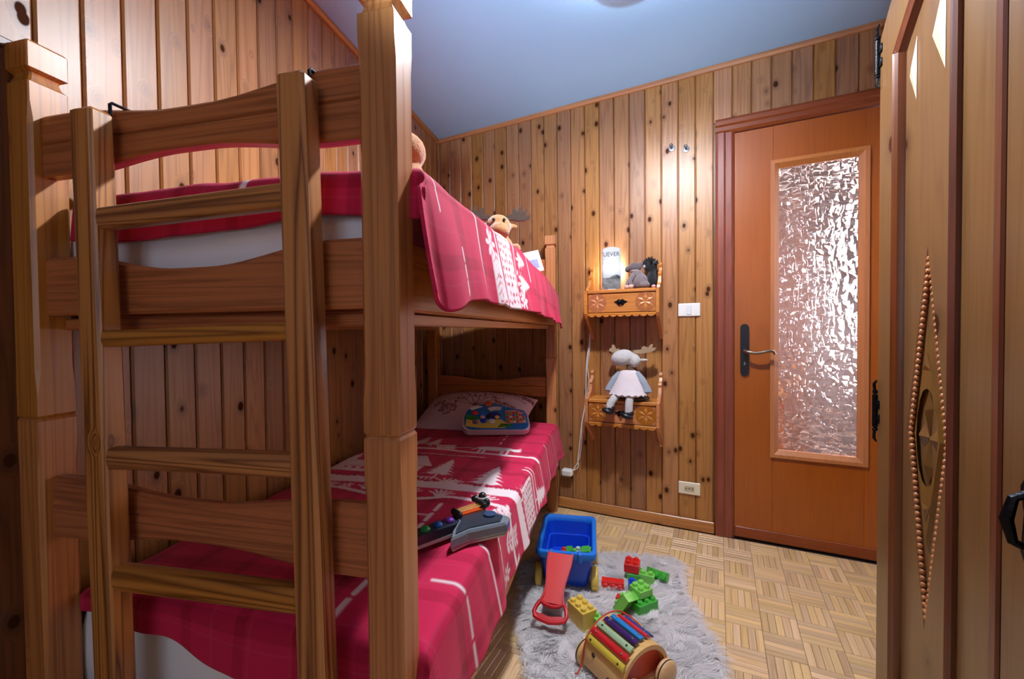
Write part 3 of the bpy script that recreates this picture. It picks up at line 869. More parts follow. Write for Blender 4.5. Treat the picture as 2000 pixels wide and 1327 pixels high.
quilt('lower_quilt', 'crimson quilt printed with white pines and chalets on the lower bunk', R, top_low, -.735, .165, -.055, 1.80, .060, .18, .10,
      lambda s: np.interp(s, [-.75, -.62, -.36, -.10, .05], [.30, .42, .98, .86, .9]) + .05 * np.sin(s * 40), 2, right_v=.004)
# upper quilt print
R2 = Raster(-.1, 2.0, -.80, .34)
R2.line([(-.04, .085), (.055, .085)], .005)
R2.dash((.11, .165), (.20, .165), .009, 3, .6)
R2.line([(-.5, .303), (.34, .303)], .009); R2.line([(-.5, .398), (.34, .398)], .007)
R2.flower(.055, .40, .034); R2.sprig(.075, .425, .05, 1.5, 3); R2.sprig(.10, .42, .09, 1.5, 5); R2.flower(.20, .425, .025); R2.flower(.17, .44, .02)
R2.lace(-.1, .34, .475, .625, rr); R2.line([(-.1, .455), (.34, .455)], .01)
R2.line([(-.1, .655), (.34, .655)], .008); R2.line([(-.1, .67), (.34, .67)], .004)
R2.pine(.05, .70, .10, .09); R2.pine(.12, .70, .12, .09); R2.flower(.17, .72, .03)
for k in range(10): R2.ell(.09 + .011 * k, .69 + .02 * (k % 3), .006, .010)
R2.line([(-.5, .86), (.1, .86)], .006); R2.dash((-.33, .0), (-.33, .3), .012, 8, .6)
def top_up(u, s): return 1.316 + .012 * np.exp(-((s + .40) / .3) ** 2) - .028 * np.clip((u - .9) / .9, 0, 1) - .02 * np.clip((u - 1.5) / .3, 0, 1)
quilt('upper_quilt', 'crimson quilt with white printed bands hanging from the upper bunk', R2, top_up, -.725, .205, -.03, 1.80, .060, .17, .10,
      lambda s: 1.0 + .12 * np.sin(s * 9), 5, right_v=.006, corner=.14)


# ------------------------------------------------------------------ dark board on the left wall before the bed
pb = empty('wall_board', C1 + EU * -2.9, LW_RZ)
ob('board', MB().box(-.40, -.0, -.034, -.014, .0, 1.585, .003), W_PANEL, pb, loc=(.80, 0, 0))
ob('board', MB().box(-.40, -.0, -.034, -.014, .0, 1.585, .003), W_PANEL, pb, loc=(.397, 0, 0))
ob('top_strip', MB().box(-.81, .0, -.038, -.014, 1.586, 1.604, .003), W_PANEL, pb, loc=(.80, 0, 0))
tag(pb, 'dark brown wooden panel against the plank wall beside the near bed post', 'panel')

# ------------------------------------------------------------------ wardrobe (frame: x towards the camera, y into the wardrobe)
war = empty('wardrobe', W0, WAR_RZ)
tag(war, 'carved pine wardrobe with arched door panels and iron hinges', 'wardrobe')
def xz(a, b2, h): return (a, h, b2)
outl = [(0, .05), (1.02, .05), (1.02, 1.83), (.94, 1.93), (.80, 2.03), (.62, 2.09), (.40, 2.09), (.22, 2.03), (.10, 1.945), (0, 1.83)]
ob('case', MB().prism(outl, .026, .50, xz), W_WARZ, war)
ob('plinth', MB().box(.02, 1.0, .03, .48, 0, .05), W_WARD, war)
DW = .446
def ward_door(x0, flip):
    """one door; local a runs 0..DW from the hinge side"""
    q = (lambda a: x0 + a) if not flip else (lambda a: x0 + DW - a)
    Q = lambda a, b2, h: (q(a), h, b2)
    t0, t1 = -.0, .022
    zt = lambda a: 1.83 + 1.12 * a - .9 * a * a if a < .40 else 1.83 + 1.12 * .4 - .9 * .16 - 0.02 * (a - .4)
    # arch of the panel opening
    pa0, pa1, pb_ = .096, .352, .13
    arch = lambda a: 1.735 + 1.05 * (a - pa0) - 1.0 * (a - pa0) ** 2
    d = ob('door', MB().prism([(0, .06), (pa0, .06), (pa0, 1.735)] + [(pa0, 1.735)] * 0 + [(pa0, zt(pa0)), (.04, zt(.04)), (0, 1.83)], t0, t1, Q), W_WARZ, war)
    na = 9
    aa = [pa0 + (pa1 - pa0) * k / na for k in range(na + 1)]
    ob('door_stile', MB().prism([(pa1, .06), (DW, .06), (DW, zt(DW)), (pa1, zt(pa1))], t0, t1, Q), W_WARZ, d)
    ob('door_rail', MB().prism([(pa0, .06), (pa1, .06), (pa1, pb_), (pa0, pb_)], t0, t1, Q), W_WARZ, d)
    ob('door_rail', MB().prism([(a, arch(a)) for a in aa] + [(a, zt(a)) for a in aa[::-1]], t0, t1, Q), W_WARZ, d)
    # moulding around the opening
    prof = [(0, .002), (0, -.008), (.006, -.013), (.012, -.009), (.016, -.012), (.024, -.008), (.030, .004), (.030, .010)]
    ml = MB()
    ml.loft([[Q(pa0 - .002 + o_, z, h) for o_, h in prof] for z in (pb_, arch(pa0))]); ob('moulding', ml, W_WARD, d, smooth=35)
    ml = MB(); ml.loft([[Q(pa1 + .002 - o_, z, h) for o_, h in prof] for z in (pb_, arch(pa1))]); ob('moulding', ml, W_WARD, d, smooth=35)
    ml = MB(); ml.loft([[Q(a + (o_ * .70 if a < pa1 - .01 else 0), arch(a) - o_ * .72 + .003, h) for o_, h in prof] for a in aa]); ob('moulding', ml, W_WARD, d, smooth=35)
    ml = MB(); ml.loft([[Q(a, pb_ + o_ - .002, h) for o_, h in prof] for a in (pa0, pa1)]); ob('moulding', ml, W_WARD, d, smooth=35)
    # panel with a sunk diamond
    X0, X1, Z0 = pa0 + .020, pa1 - .020, pb_ + .02
    pz = lambda a: arch(a) - .012
    yp = .006
    cxm, dt, db, dl, dr = .224, 1.232, .358, .140, .308
    zc = .800
    dia = [(cxm, dt), (dl, zc), (cxm, db), (dr, zc)]
    pn = MB()
    P = lambda a, z, y=yp: Q(a, z, y)
    topn = [(X0 + (X1 - X0) * k / 6, pz(X0 + (X1 - X0) * k / 6)) for k in range(7)]
    vs = [P(X0, Z0), P(X1, Z0), P(X1, zc), P(X0, zc)] + [P(*p) for p in dia] + [P(*p) for p in topn]
    # idx: 0 bl,1 br,2 rm,3 lm,4 top,5 left,6 bottom,7 right, 8.. top line
    pn.add(vs, [(0, 1, 6), (0, 6, 5, 3), (1, 2, 7, 6), (3, 5, 4), (2, 4, 7), (3, 4, 11, 10, 9, 8), (2, 14, 13, 12, 11, 4)])
    sunk = .009
    ins = [(cxm, dt - .045), (dl + .012, zc), (cxm, db + .045), (dr - .012, zc)]
    o0 = len(pn.v)
    pn.add([P(*p) for p in dia] + [P(*p, yp + sunk) for p in ins], [(i, (i + 1) % 4, 4 + (i + 1) % 4, 4 + i) for i in range(4)] + [(4, 5, 6, 7)])
    pnl = ob('panel', pn, W_WARZ, d)
    # inner lozenge with rosette and a row of beads around it
    inn = [(cxm, dt - .17), (dl + .025, zc), (cxm, db + .17), (dr - .025, zc)]
    lz = MB(); rise = yp + sunk - .0075
    mid = [(p[0] * .86 + cxm * .14, p[1] * .86 + zc * .14) for p in inn]
    lz.add([Q(*p, yp + sunk + .001) for p in [(q0[0], q0[1]) for q0 in inn]] + [Q(*p, rise) for p in mid], [(i, (i + 1) % 4, 4 + (i + 1) % 4, 4 + i) for i in range(4)])
    hole = [(cxm + .043 * math.cos(k * PI / 8), zc + .112 * math.sin(k * PI / 8)) for k in range(16)]
    o_ = len(lz.v)
    lz.add([Q(*p, rise) for p in mid] + [Q(*p, rise) for p in hole], [tuple([0] + [4 + k for k in (4, 5, 6, 7, 8)] + [1]), tuple([1] + [4 + k for k in (8, 9, 10, 11, 12)] + [2]), tuple([2] + [4 + k for k in (12, 13, 14, 15, 0)] + [3]), tuple([3] + [4 + k for k in (0, 1, 2, 3, 4)] + [0])])
    ob('lozenge', lz, W_WARZ, d)
    ro = MB()
    for k in range(4):
        a = PI / 2 * k
        ex, ez = .043, .112
        tip = (cxm + ex * .97 * math.cos(a), zc + ez * .97 * math.sin(a))
        sdv = []
        for sgn in (-1, 1):
            aa_ = a + sgn * .42
            sdv.append((cxm + ex * .66 * math.cos(aa_), zc + ez * .66 * math.sin(aa_)))
        md_ = (cxm + ex * .55 * math.cos(a), zc + ez * .55 * math.sin(a))
        ro.add([Q(cxm, zc, rise + .006), Q(*sdv[0], rise + .009), Q(*tip, rise + .004), Q(*sdv[1], rise + .009), Q(*md_, rise - .004)], [(0, 1, 4), (1, 2, 4), (2, 3, 4), (3, 0, 4)])
    ob('rosette', ro, W_WARZ, d)
    ob('rosette_ground', MB().prism(hole, rise + .0085, rise + .0095, Q), W_WARD, d)
    for sg in (-1, 1):
        zq = zc + sg * .165
        ob('chip_carving', MB().add([Q(cxm - .017, zq - sg * .012, rise - .0006), Q(cxm + .017, zq - sg * .012, rise - .0006), Q(cxm, zq + sg * .030, rise - .0006), Q(cxm, zq, rise - .005)], [(0, 1, 3), (1, 2, 3), (2, 0, 3)]), W_WARZ, d)
    bd = MB()
    for k in range(4):
        p0, p1 = dia[k], dia[(k + 1) % 4]
        n = 30
        for i in range(n):
            t = (i + .5) / n
            a_, z_ = p0[0] + (p1[0] - p0[0]) * t, p0[1] + (p1[1] - p0[1]) * t
            a_ = cxm + (a_ - cxm) * .875; z_ = zc + (z_ - zc) * .95
            bd.ball(Q(a_, z_, yp + sunk * .5), (.0062, .0060, .0066), 8, 5)
    b_ = ob('bead_border', bd, wood('bead_wood', S(190, 124, 64), S(150, 90, 40), 'z', tone=.05), d, smooth=0); b_['kind'] = 'stuff'
    # star-shaped chip cuts in the upper panel
    st = MB()
    for a_, z_, w_, h_ in ((.158, 1.665, .017, .085), (.262, 1.705, .026, .115)):
        tri = [(a_ - w_, z_ - h_ * .15), (a_ + w_ * .9, z_ + h_ * .75), (a_ + w_ * .9, z_ - h_)]
        cen = (a_ + w_ * .35, z_ - h_ * .05)
        st.add([Q(*p, yp - .0008) for p in tri] + [Q(*cen, yp - .008)], [(0, 1, 3), (1, 2, 3), (2, 0, 3)])
        cut = tri
    ob('star_carving', st, plain('chip_cut_wood', S(222, 196, 170), .35, noise_amt=.1), d)
    return d
dA = ward_door(0.0, False)
dB = ward_door(.576 - .1, True)
ob('centre_strip', MB().box(DW + .003, .473, -.004, .022, .06, 2.06, .004), W_WARD, war)
def hinge(z):
    h = MB(); h.tube([(-.006, -.004, z - .045), (-.006, -.004, z + .045)], .007, 10)
    h.ball((-.006, -.004, z + .052), .007, 8, 6); h.ball((-.006, -.004, z - .052), .007, 8, 6)
    h.box(-.003, .012, -.0035, .004, z - .030, z - .008, .001).box(-.003, .012, -.0035, .004, z + .008, z + .030, .001)
    for sgn in (-1, 1): h.tube([(-.004, -.006, z + sgn * .056), (-.002, -.008, z + sgn * .075), (.004, -.004, z + sgn * .085)], [.004, .004, .002], 6)
    return h
for z in (1.785, .82): ob('hinge', hinge(z), M_IRON, dA, smooth=40)
hd = MB(); zz = .742; hxw = .540
hd.prism([(hxw - .016, zz - .055), (hxw - .006, zz - .072), (hxw + .012, zz - .066), (hxw + .018, zz - .03), (hxw + .010, zz), (hxw + .020, zz + .04), (hxw + .012, zz + .066), (hxw - .006, zz + .072), (hxw - .018, zz + .05), (hxw - .010, zz + .01)], -.004, .001, xz)
hd.tube([(hxw, -.003, zz + .045), (hxw, -.022, zz + .035), (hxw - .004, -.028, zz), (hxw, -.022, zz - .035), (hxw, -.003, zz - .045)], [.006, .007, .009, .007, .006], 8)
ob('handle', hd, M_IRON, dB, smooth=40)

# ------------------------------------------------------------------ carved wall shelves (far-wall frame)
SX0, SX1, SD = .248, .600, .150
def bracket_outline(zt, zb, top, bot):
    """(depth, z): scalloped side"""
    pts = [(.004, top), (.030, top), (.040, top - .012), (.034, top - .026), (.044, top - .045), (.066, top - .052), (.074, top - .062), (.070, top - .075), (.086, zt + .030), (.110, zt + .022), (.122, zt + .016), (.126, zt + .004), (SD + .012, zt - .002), (SD + .012, zb + .01), (SD, zb - .012), (.118, zb - .040), (.085, zb - .062), (.052, zb - .085), (.030, bot + .012), (.026, bot), (.004, bot)]
    return pts
def petal_rosette(cx, cz, r, y):
    rb = MB()
    for k in range(6):
        a = k * PI / 3 + PI / 6
        tip = (cx + r * math.cos(a), cz + r * math.sin(a)); sd = []
        for sg in (-1, 1): sd.append((cx + r * .55 * math.cos(a + sg * .40), cz + r * .55 * math.sin(a + sg * .40)))
        mdp = (cx + r * .5 * math.cos(a), cz + r * .5 * math.sin(a))
        rb.add([(cx, y, cz), (sd[0][0], y - .001, sd[0][1]), (tip[0], y, tip[1]), (sd[1][0], y - .001, sd[1][1]), (mdp[0], y - .0045, mdp[1])], [(0, 1, 4), (1, 2, 4), (2, 3, 4), (3, 0, 4)])
    return rb
def wall_shelf(label, zt, zb, top, bot):
    sh = empty('carved_shelf', F0, FAR_RZ); tag(sh, label, 'shelf', 'carved wall shelves')
    for x0 in (SX0 - .016, SX1 - .0):
        o2 = bracket_outline(zt, zb, top, bot)
        ob('side_bracket', MB().prism(o2, x0, x0 + .016, lambda a, b2, h: (h, -a, b2)), W_SHELF, sh)
    ob('top_board', MB().box(SX0, SX1, -SD - .006, -.003, zt - .018, zt, .003), W_SHELF, sh)
    ob('bottom_board', MB().box(SX0, SX1, -SD - .004, -.003, zb, zb + .012, .002), W_SHELF, sh)
    ob('back_board', MB().box(SX0, SX1, -.014, -.003, zb + .013, zt - .019), W_SHELF, sh)
    dr = ob('drawer', MB().box(SX0 + .003, SX1 - .003, -SD, -.018, zb + .015, zt - .021, .002), W_SHELF, sh)
    zm = (zb + zt) / 2 - .002; r = (zt - zb) * .33
    for cx in (SX0 + .052, SX1 - .052):
        ob('rosette_ground', MB().prism([(cx + r * 1.15 * math.cos(k * PI / 10), zm + r * 1.15 * math.sin(k * PI / 10)) for k in range(20)], -SD - .0002, -SD - .0014, xz), W_SHELFD, dr)
        ob('rosette', petal_rosette(cx, zm, r, -SD - .0016), W_SHELF, dr)
    ap = MB()
    n = 9
    for k in range(n):
        c0 = SX0 + .004 + (SX1 - SX0 - .008) * (k + .5) / n; w2 = (SX1 - SX0 - .008) / n / 2
        ap.prism([(c0 - w2, zb + .001), (c0 - w2 * .6, zb - .006), (c0, zb - .009), (c0 + w2 * .6, zb - .006), (c0 + w2, zb + .001)], -SD - .004, -SD + .012, xz)
    a_ = ob('scallop_edge', ap, W_SHELF, sh); a_['kind'] = 'stuff'
    bw_ = MB(); cx = (SX0 + SX1) / 2; z = zm
    bw_.prism([(cx - .036, z + .004), (cx - .020, z + .010), (cx - .010, z + .018), (cx, z + .013), (cx + .010, z + .018), (cx + .020, z + .010), (cx + .036, z + .004), (cx + .020, z - .004), (cx + .012, z - .016), (cx, z - .008), (cx - .012, z - .016), (cx - .020, z - .004)], -SD - .001, -SD - .004, xz)
    bw_.ball((cx, -SD - .012, z + .004), (.009, .010, .008), 10, 6)
    ob('pull', bw_, M_IRON, dr)
    return sh
wall_shelf('upper carved wall shelf with drawer, under the glowing lamp', 1.262, 1.128, 1.402, 1.000)
wall_shelf('lower carved wall shelf with drawer, where the antlered doll sits', .680, .545, .822, .425)

# switch and socket plates, hooks
sw = empty('light_switch', far(.745, 0, 1.151), FAR_RZ); tag(sw, 'white rectangular light switch plate beside the door casing', 'switch')
ob('plate', MB().box(-.053, .053, -.009, -.0005, -.034, .034, .003), M_WHITE, sw)
ob('rocker', MB().box(-.012, .012, -.0125, -.0092, -.024, .024, .0015), plain('switch_rocker', S(222, 222, 226), .3, noise_amt=.01), sw)
so = empty('power_socket', far(.745, 0, .218), FAR_RZ); tag(so, 'ivory power socket plate low on the wall near the baseboard', 'socket')
ob('plate', MB().box(-.053, .053, -.009, -.0005, -.032, .032, .003), M_IVORY, so)
ob('insert', MB().box(-.024, .024, -.0115, -.0092, -.014, .014, .001), plain('socket_insert', S(206, 190, 156), .4), so)
for k in (-.015, 0, .015): ob('pin_hole', MB().lathe([(.0033, -.0117), (.0033, -.0123)], 'y', (k, 0, 0), 10), M_BLACK, so)
for s_, z_, lb in ((.661, 1.999, 'small round metal wall hook, farther one from the door'), (.731, 1.981, 'small round metal wall hook, nearer one to the door')):
    hk = empty('wall_hook', far(s_, 0, z_), FAR_RZ); tag(hk, lb, 'hook', 'wall hooks')
    ob('rosette', MB().lathe([(.004, -.0005), (.017, -.0008), (.016, -.004), (.006, -.006)], 'y', (0, 0, 0), 16), M_STEEL, hk, smooth=40)
    ob('knob', MB().tube([(0, -.005, 0), (0, -.022, 0), (0, -.030, .004)], [.005, .004, .004], 8).ball((0, -.034, .005), .0085, 10, 7), M_STEEL, hk, smooth=60)

# ------------------------------------------------------------------ table lamp with printed shade
LAMP_S, LAMP_N, LAMP_Z = .362, .085, 1.2625
lp = empty('printed_lamp', far(LAMP_S, LAMP_N, LAMP_Z), FAR_RZ + math.radians(12)); tag(lp, 'glowing lamp with a black and white photo shade and lettering', 'lamp')
shm, nt, sb = new_mat('printed_lampshade')
vc = nt.nodes.new('ShaderNodeVertexColor'); vc.layer_name = 'print'
tl = nt.nodes.new('ShaderNodeBsdfTranslucent'); df = nt.nodes.new('ShaderNodeBsdfDiffuse'); mxs = nt.nodes.new('ShaderNodeMixShader'); mxs.inputs[0].default_value = .035
nt.links.new(vc.outputs[0], tl.inputs[0]); nt.links.new(vc.outputs[0], df.inputs[0])
nt.links.new(df.outputs[0], mxs.inputs[1]); nt.links.new(tl.outputs[0], mxs.inputs[2])
nt.links.new(mxs.outputs[0], nt.nodes['Material Output'].inputs[0])
hw_, hd_, hh = .048, .034, .212
per = []
rc = .012
for (cx, cy, a0) in ((hw_ - rc, hd_ - rc, 0), (-hw_ + rc, hd_ - rc, PI / 2), (-hw_ + rc, -hd_ + rc, PI), (hw_ - rc, -hd_ + rc, 1.5 * PI)):
    for k in range(5): per.append((cx + rc * math.cos(a0 + k * PI / 8), cy + rc * math.sin(a0 + k * PI / 8)))
full = []
for i in range(len(per)):
    a_, b_ = Vector(per[i]), Vector(per[(i + 1) % len(per)]); n = max(1, int((b_ - a_).length / .004))
    for k in range(n): full.append(tuple(a_.lerp(b_, k / n)))
nzl = 54; rings = []
for i in range(nzl + 1):
    rings.append([(x, y, .006 + (hh + .012 * (1 - (x / hw_) ** 2)) * i / nzl) for x, y in full])
shm_ = MB().loft(rings, caps=False)
shm_.f = [q for q in shm_.f if not all(shm_.v[i][1] > hd_ - .003 for i in q)]
shd = shm_.mesh('shade')
cols = []
for v in shd.vertices:
    x, y, z = v.co; t = z / hh
    if y < -hd_ + .004:
        m_ = mnoise.noise(Vector((x * 40, z * 40, 1))) * .5 + mnoise.noise(Vector((x * 120, z * 120, 4))) * .4
        if t > .80: g = .92
        elif t > .34 + .04 * math.sin(x * 60): g = .86 - .10 * abs(m_) - (.18 if (abs(x + .02) < .004 and t > .55 and t < .72) else 0)
        else: g = max(.08, .34 + .35 * m_ - (.14 if t > .28 else 0))
    else:
        g = .88 - (.5 if (x < -hw_ + .004 and abs(math.sin(z * 55)) > .88) else 0)
    g *= .55
    cols.append((g * .95, g, g * 1.04, 1))
set_print(shd, cols)
sho = ob('shade', shd, shm, lp, smooth=60)
ob('lamp_base', MB().lathe([(.028, .001), (.030, .004), (.012, .010), (.010, .070), (.014, .076), (.014, .098)], n=18), M_WHITE, lp, smooth=40)
bem, nt, bb = new_mat('lit_bulb'); bb.inputs['Emission Color'].default_value = (.93, .96, 1, 1); bb.inputs['Emission Strength'].default_value = 170.0
ob('bulb', MB().ball((0, 0, .125), (.018, .018, .026), 14, 9), bem, lp, smooth=0)
fc = bpy.data.curves.new('lettering', 'FONT'); fc.body = 'UEVER'; fc.size = .029; fc.align_x = 'CENTER'; fc.space_character = 1.02
fo = bpy.data.objects.new('lettering_curve', fc); COL.objects.link(fo)
bpy.context.view_layer.update()
fm = bpy.data.meshes.new_from_object(fo.evaluated_get(bpy.context.evaluated_depsgraph_get())); bpy.data.objects.remove(fo)
fm.transform(Matrix(((1, 0, 0, 0), (0, 0, -1, -hd_ - .0006), (0, 1.12, 0, .180), (0, 0, 0, 1))))
fm.materials.append(plain('grey_print_ink', S(36, 46, 54), .9))
ob('lettering', fm, None, lp)
# cable down to the plug
def wobble(pts, n=6):
    out = []
    P_ = [Vector(p) for p in pts]
    for i in range(len(P_) - 1):
        p0 = P_[max(i - 1, 0)]; p1 = P_[i]; p2 = P_[i + 1]; p3 = P_[min(i + 2, len(P_) - 1)]
        for k in range(n):
            t = k / n
            out.append(.5 * ((2 * p1) + (p2 - p0) * t + (2 * p0 - 5 * p1 + 4 * p2 - p3) * t * t + (3 * p1 - p0 - 3 * p2 + p3) * t ** 3))
    out.append(P_[-1]); return out
cab = MB()
cab.tube(wobble([(.226, -.020, 1.05), (.215, -.012, .96), (.200, -.012, .86), (.196, -.012, .76), (.192, -.012, .64), (.168, -.012, .50), (.158, -.012, .40), (.146, -.012, .30), (.144, -.014, .25), (.10, -.022, .222)]), .0032, 6)
cab.tube(wobble([(.226, -.018, 1.05), (.218, -.012, .93), (.205, -.012, .84), (.214, -.012, .76), (.202, -.012, .68), (.190, -.012, .60), (.170, -.012, .50), (.168, -.012, .40), (.152, -.012, .30), (.118, -.024, .232)]), .0026, 6)
co = empty('lamp_cable', F0, FAR_RZ); tag(co, 'white twin lamp cable hanging down the plank wall to a plug', 'cable')
ob('cord', cab, M_WHITE, co, smooth=60)
ob('plug', MB().box(.050, .118, -.045, -.001, .195, .238, .010), M_WHITE, co)

# ------------------------------------------------------------------ sheepskin rug
rug = empty('sheepskin_rug', (0, 0, 0)); tag(rug, 'shaggy white sheepskin rug on the parquet', 'rug')
RP = np.array(RUG)
def smooth_outline(P_, n=8):
    out = []; N_ = len(P_)
    for i in range(N_):
        p0, p1, p2, p3 = P_[i - 1], P_[i], P_[(i + 1) % N_], P_[(i + 2) % N_]
        for k in range(n):
            t = k / n
            out.append(tuple(.5 * (2 * p1 + (p2 - p0) * t + (2 * p0 - 5 * p1 + 4 * p2 - p3) * t * t + (3 * p1 - p0 - 3 * p2 + p3) * t ** 3)))
    return out
RO = smooth_outline(RP)
ob('hide', MB().prism(RO, .001, .010, lambda a, b2, h: (a, b2, h)), plain('rug_hide', S(250, 246, 246), .9, noise_amt=.01), rug)
rs = np.random.RandomState(11)
def in_poly(px, py, poly):
    r = np.zeros(px.shape, bool); n = len(poly)
    for i in range(n):
        (ax, ay), (bx_, by_) = poly[i], poly[(i + 1) % n]
        if ay == by_: continue
        r ^= ((ay > py) != (by_ > py)) & (px < (bx_ - ax) * (py - ay) / (by_ - ay) + ax)
    return r
NB = 62000
px, py = rs.uniform(-.02, .78, NB * 2), rs.uniform(1.0, 2.0, NB * 2)
keep = in_poly(px, py, RO); px, py = px[keep][:NB], py[keep][:NB]
n = len(px); cxr, cyr = .36, 1.50
RA = np.array(RO); dmin = np.full(n, 9.0); nx_, ny_ = np.zeros(n), np.zeros(n)
for q in RA[::2]:
    d_ = np.hypot(px - q[0], py - q[1]); c_ = d_ < dmin
    dmin[c_] = d_[c_]; nx_[c_] = q[0] - px[c_]; ny_[c_] = q[1] - py[c_]
ln = np.maximum(np.hypot(nx_, ny_), 1e-5); nx_, ny_ = nx_ / ln, ny_ / ln
edge = np.exp(-dmin / .05)
ang = vnoise(px * 14, py * 14, 21) * 9 + rs.normal(0, .5, n)
dx_, dy_ = np.cos(ang) * (1 - edge) + nx_ * edge * 1.5, np.sin(ang) * (1 - edge) + ny_ * edge * 1.5 - .15
ln = np.maximum(np.hypot(dx_, dy_), 1e-5); dx_, dy_ = dx_ / ln, dy_ / ln
L_ = rs.uniform(.036, .060, n) * (1 + .25 * edge); lift = rs.uniform(.35, .70, n) * (1 - .5 * edge)
clump = .75 + .5 * vnoise(px * 40, py * 40, 5)
hw2 = rs.uniform(.0007, .0014, n)
sx_, sy_ = -dy_ * hw2, dx_ * hw2
b = np.stack([px, py, np.full(n, .009)], -1)
mid = b + np.stack([dx_ * L_ * .40, dy_ * L_ * .40, L_ * lift * clump * .62], -1)
tip = b + np.stack([dx_ * L_, dy_ * L_, L_ * lift * clump * .62 - .25 * L_ * edge - .004], -1); tip[:, 2] = np.maximum(tip[:, 2], .003)
g_ = .030; gi, gj = np.floor(px / g_).astype(int), np.floor(py / g_).astype(int)
jit = np.random.RandomState(3).rand(256, 256, 3); jj = jit[gi % 256, gj % 256]
ca_ = vnoise(px * 9, py * 9, 31) * 8 + (jj[:, 2] - .5) * 2.0
ctip = np.stack([(gi + jj[:, 0]) * g_ + np.cos(ca_) * .036 * (1 - edge) + nx_ * edge * .062, (gj + jj[:, 1]) * g_ + np.sin(ca_) * .036 * (1 - edge) + ny_ * edge * .062, .022 + .026 * jj[:, 2] - .030 * edge], -1)
tip = tip * .30 + ctip * .70; tip[:, 2] = np.maximum(tip[:, 2], .004)
sd_ = np.stack([sx_, sy_, np.zeros(n)], -1)
V = np.stack([b - sd_, b + sd_, mid - sd_ * .8, mid + sd_ * .8, tip], 1).reshape(-1, 3)
base = np.arange(n)[:, None] * 5
T3 = np.concatenate([base + np.array([[0, 3, 1]]), base + np.array([[0, 2, 3]]), base + np.array([[2, 4, 3]])], 0)
_fn = np.cross(V[T3[:, 1]] - V[T3[:, 0]], V[T3[:, 2]] - V[T3[:, 0]])
_fl = _fn[:, 2] < 0; T3[_fl] = T3[_fl][:, ::-1]
fm_ = bpy.data.meshes.new('fur')
fm_.vertices.add(len(V)); fm_.vertices.foreach_set('co', V.astype(np.float32).ravel())
fm_.loops.add(T3.size); fm_.loops.foreach_set('vertex_index', T3.astype(np.int32).ravel())
fm_.polygons.add(len(T3)); fm_.polygons.foreach_set('loop_start', np.arange(0, T3.size, 3, dtype=np.int32)); fm_.polygons.foreach_set('loop_total', np.full(len(T3), 3, np.int32))
fm_.polygons.foreach_set('use_smooth', np.ones(len(T3), bool)); fm_.update(calc_edges=True)
_nr = np.stack([dx_ * .45 + rs.normal(0, .12, n), dy_ * .45 + rs.normal(0, .12, n), np.ones(n)], -1); _nr /= np.linalg.norm(_nr, axis=1)[:, None]
fm_.normals_split_custom_set_from_vertices(np.repeat(_nr, 5, axis=0).tolist())
M_FUR = plain('white_fur', S(254, 250, 250), .75, noise_amt=.01, noise_scale=12, sheen=.4)
_b = M_FUR.node_tree.nodes['Principled BSDF']
_nt = M_FUR.node_tree; _t = _nt.nodes.new('ShaderNodeBsdfTranslucent'); _t.inputs[0].default_value = S(252, 248, 248)
_m = _nt.nodes.new('ShaderNodeMixShader'); _m.inputs[0].default_value = .35
_nt.links.new(_b.outputs[0], _m.inputs[1]); _nt.links.new(_t.outputs[0], _m.inputs[2]); _nt.links.new(_m.outputs[0], _nt.nodes['Material Output'].inputs[0])
fo_ = ob('fur', fm_, M_FUR, rug); fo_['kind'] = 'stuff'

# ------------------------------------------------------------------ toy plastics
P_RED = plain('red_plastic', S(214, 40, 36), .32, noise_amt=.01); P_REDD = plain('dark_red_plastic', S(196, 24, 36), .32, noise_amt=.01)
P_GREEN = plain('green_plastic', S(70, 176, 62), .32, noise_amt=.01); P_LGREEN = plain('lime_plastic', S(126, 206, 86), .32, noise_amt=.01)
P_BLUE = plain('blue_plastic', S(16, 70, 206), .28, noise_amt=.01); P_BLUEL = plain('light_blue_plastic', S(28, 120, 224), .3, noise_amt=.01)
P_YEL = plain('yellow_plastic', S(222, 190, 84), .34, noise_amt=.01); P_PINK = plain('pink_plastic', S(240, 170, 170), .35)
P_MINT = plain('mint_plastic', S(168, 214, 178), .35); P_ORANGE = plain('orange_plastic', S(236, 92, 40), .3)

def rrect(w, l, r, k=5):
    out = []
    for cx, cy, a0 in ((w - r, l - r, 0), (-w + r, l - r, PI / 2), (-w + r, -l + r, PI), (w - r, -l + r, 1.5 * PI)):
        for i in range(k + 1): out.append((cx + r * math.cos(a0 + i * PI / 2 / k), cy + r * math.sin(a0 + i * PI / 2 / k)))
    return out
# wagon: frame y to the back, x to the right
wag = empty('toy_wagon', (.205, 1.665, 0), math.radians(-10.5)); wag.scale = (1.07, 1.05, 1.04); tag(wag, 'blue plastic toy wagon with yellow wheels on the rug', 'wagon')
rings = []
cyw = .145
for z, w, l, in ((.028, .078, .130), (.040, .082, .134), (.150, .100, .155), (.162, .101, .156)):
    rings.append([(x, y + cyw, z) for x, y in rrect(w, l, .022)])
for z, w, l, in ((.162, .094, .149), (.150, .093, .148), (.100, .086, .140), (.0985, .080, .132), (.044, .074, .126)):
    rings.append([(x, y + cyw, z) for x, y in rrect(w, l, .022)])
ob('tub', MB().loft(rings), P_BLUE, wag, smooth=40)
rr_ = []
for z, w, l in ((.150, .1012, .1562), (.148, .110, .166), (.166, .113, .169), (.173, .111, .167), (.174, .098, .153), (.168, .0935, .1485), (.150, .0932, .1482)):
    rr_.append([(x, y + cyw, z) for x, y in rrect(w, l, .026)])
ob('rim', MB().loft(rr_ + [rr_[0]], caps=False), P_BLUEL, wag, smooth=45)
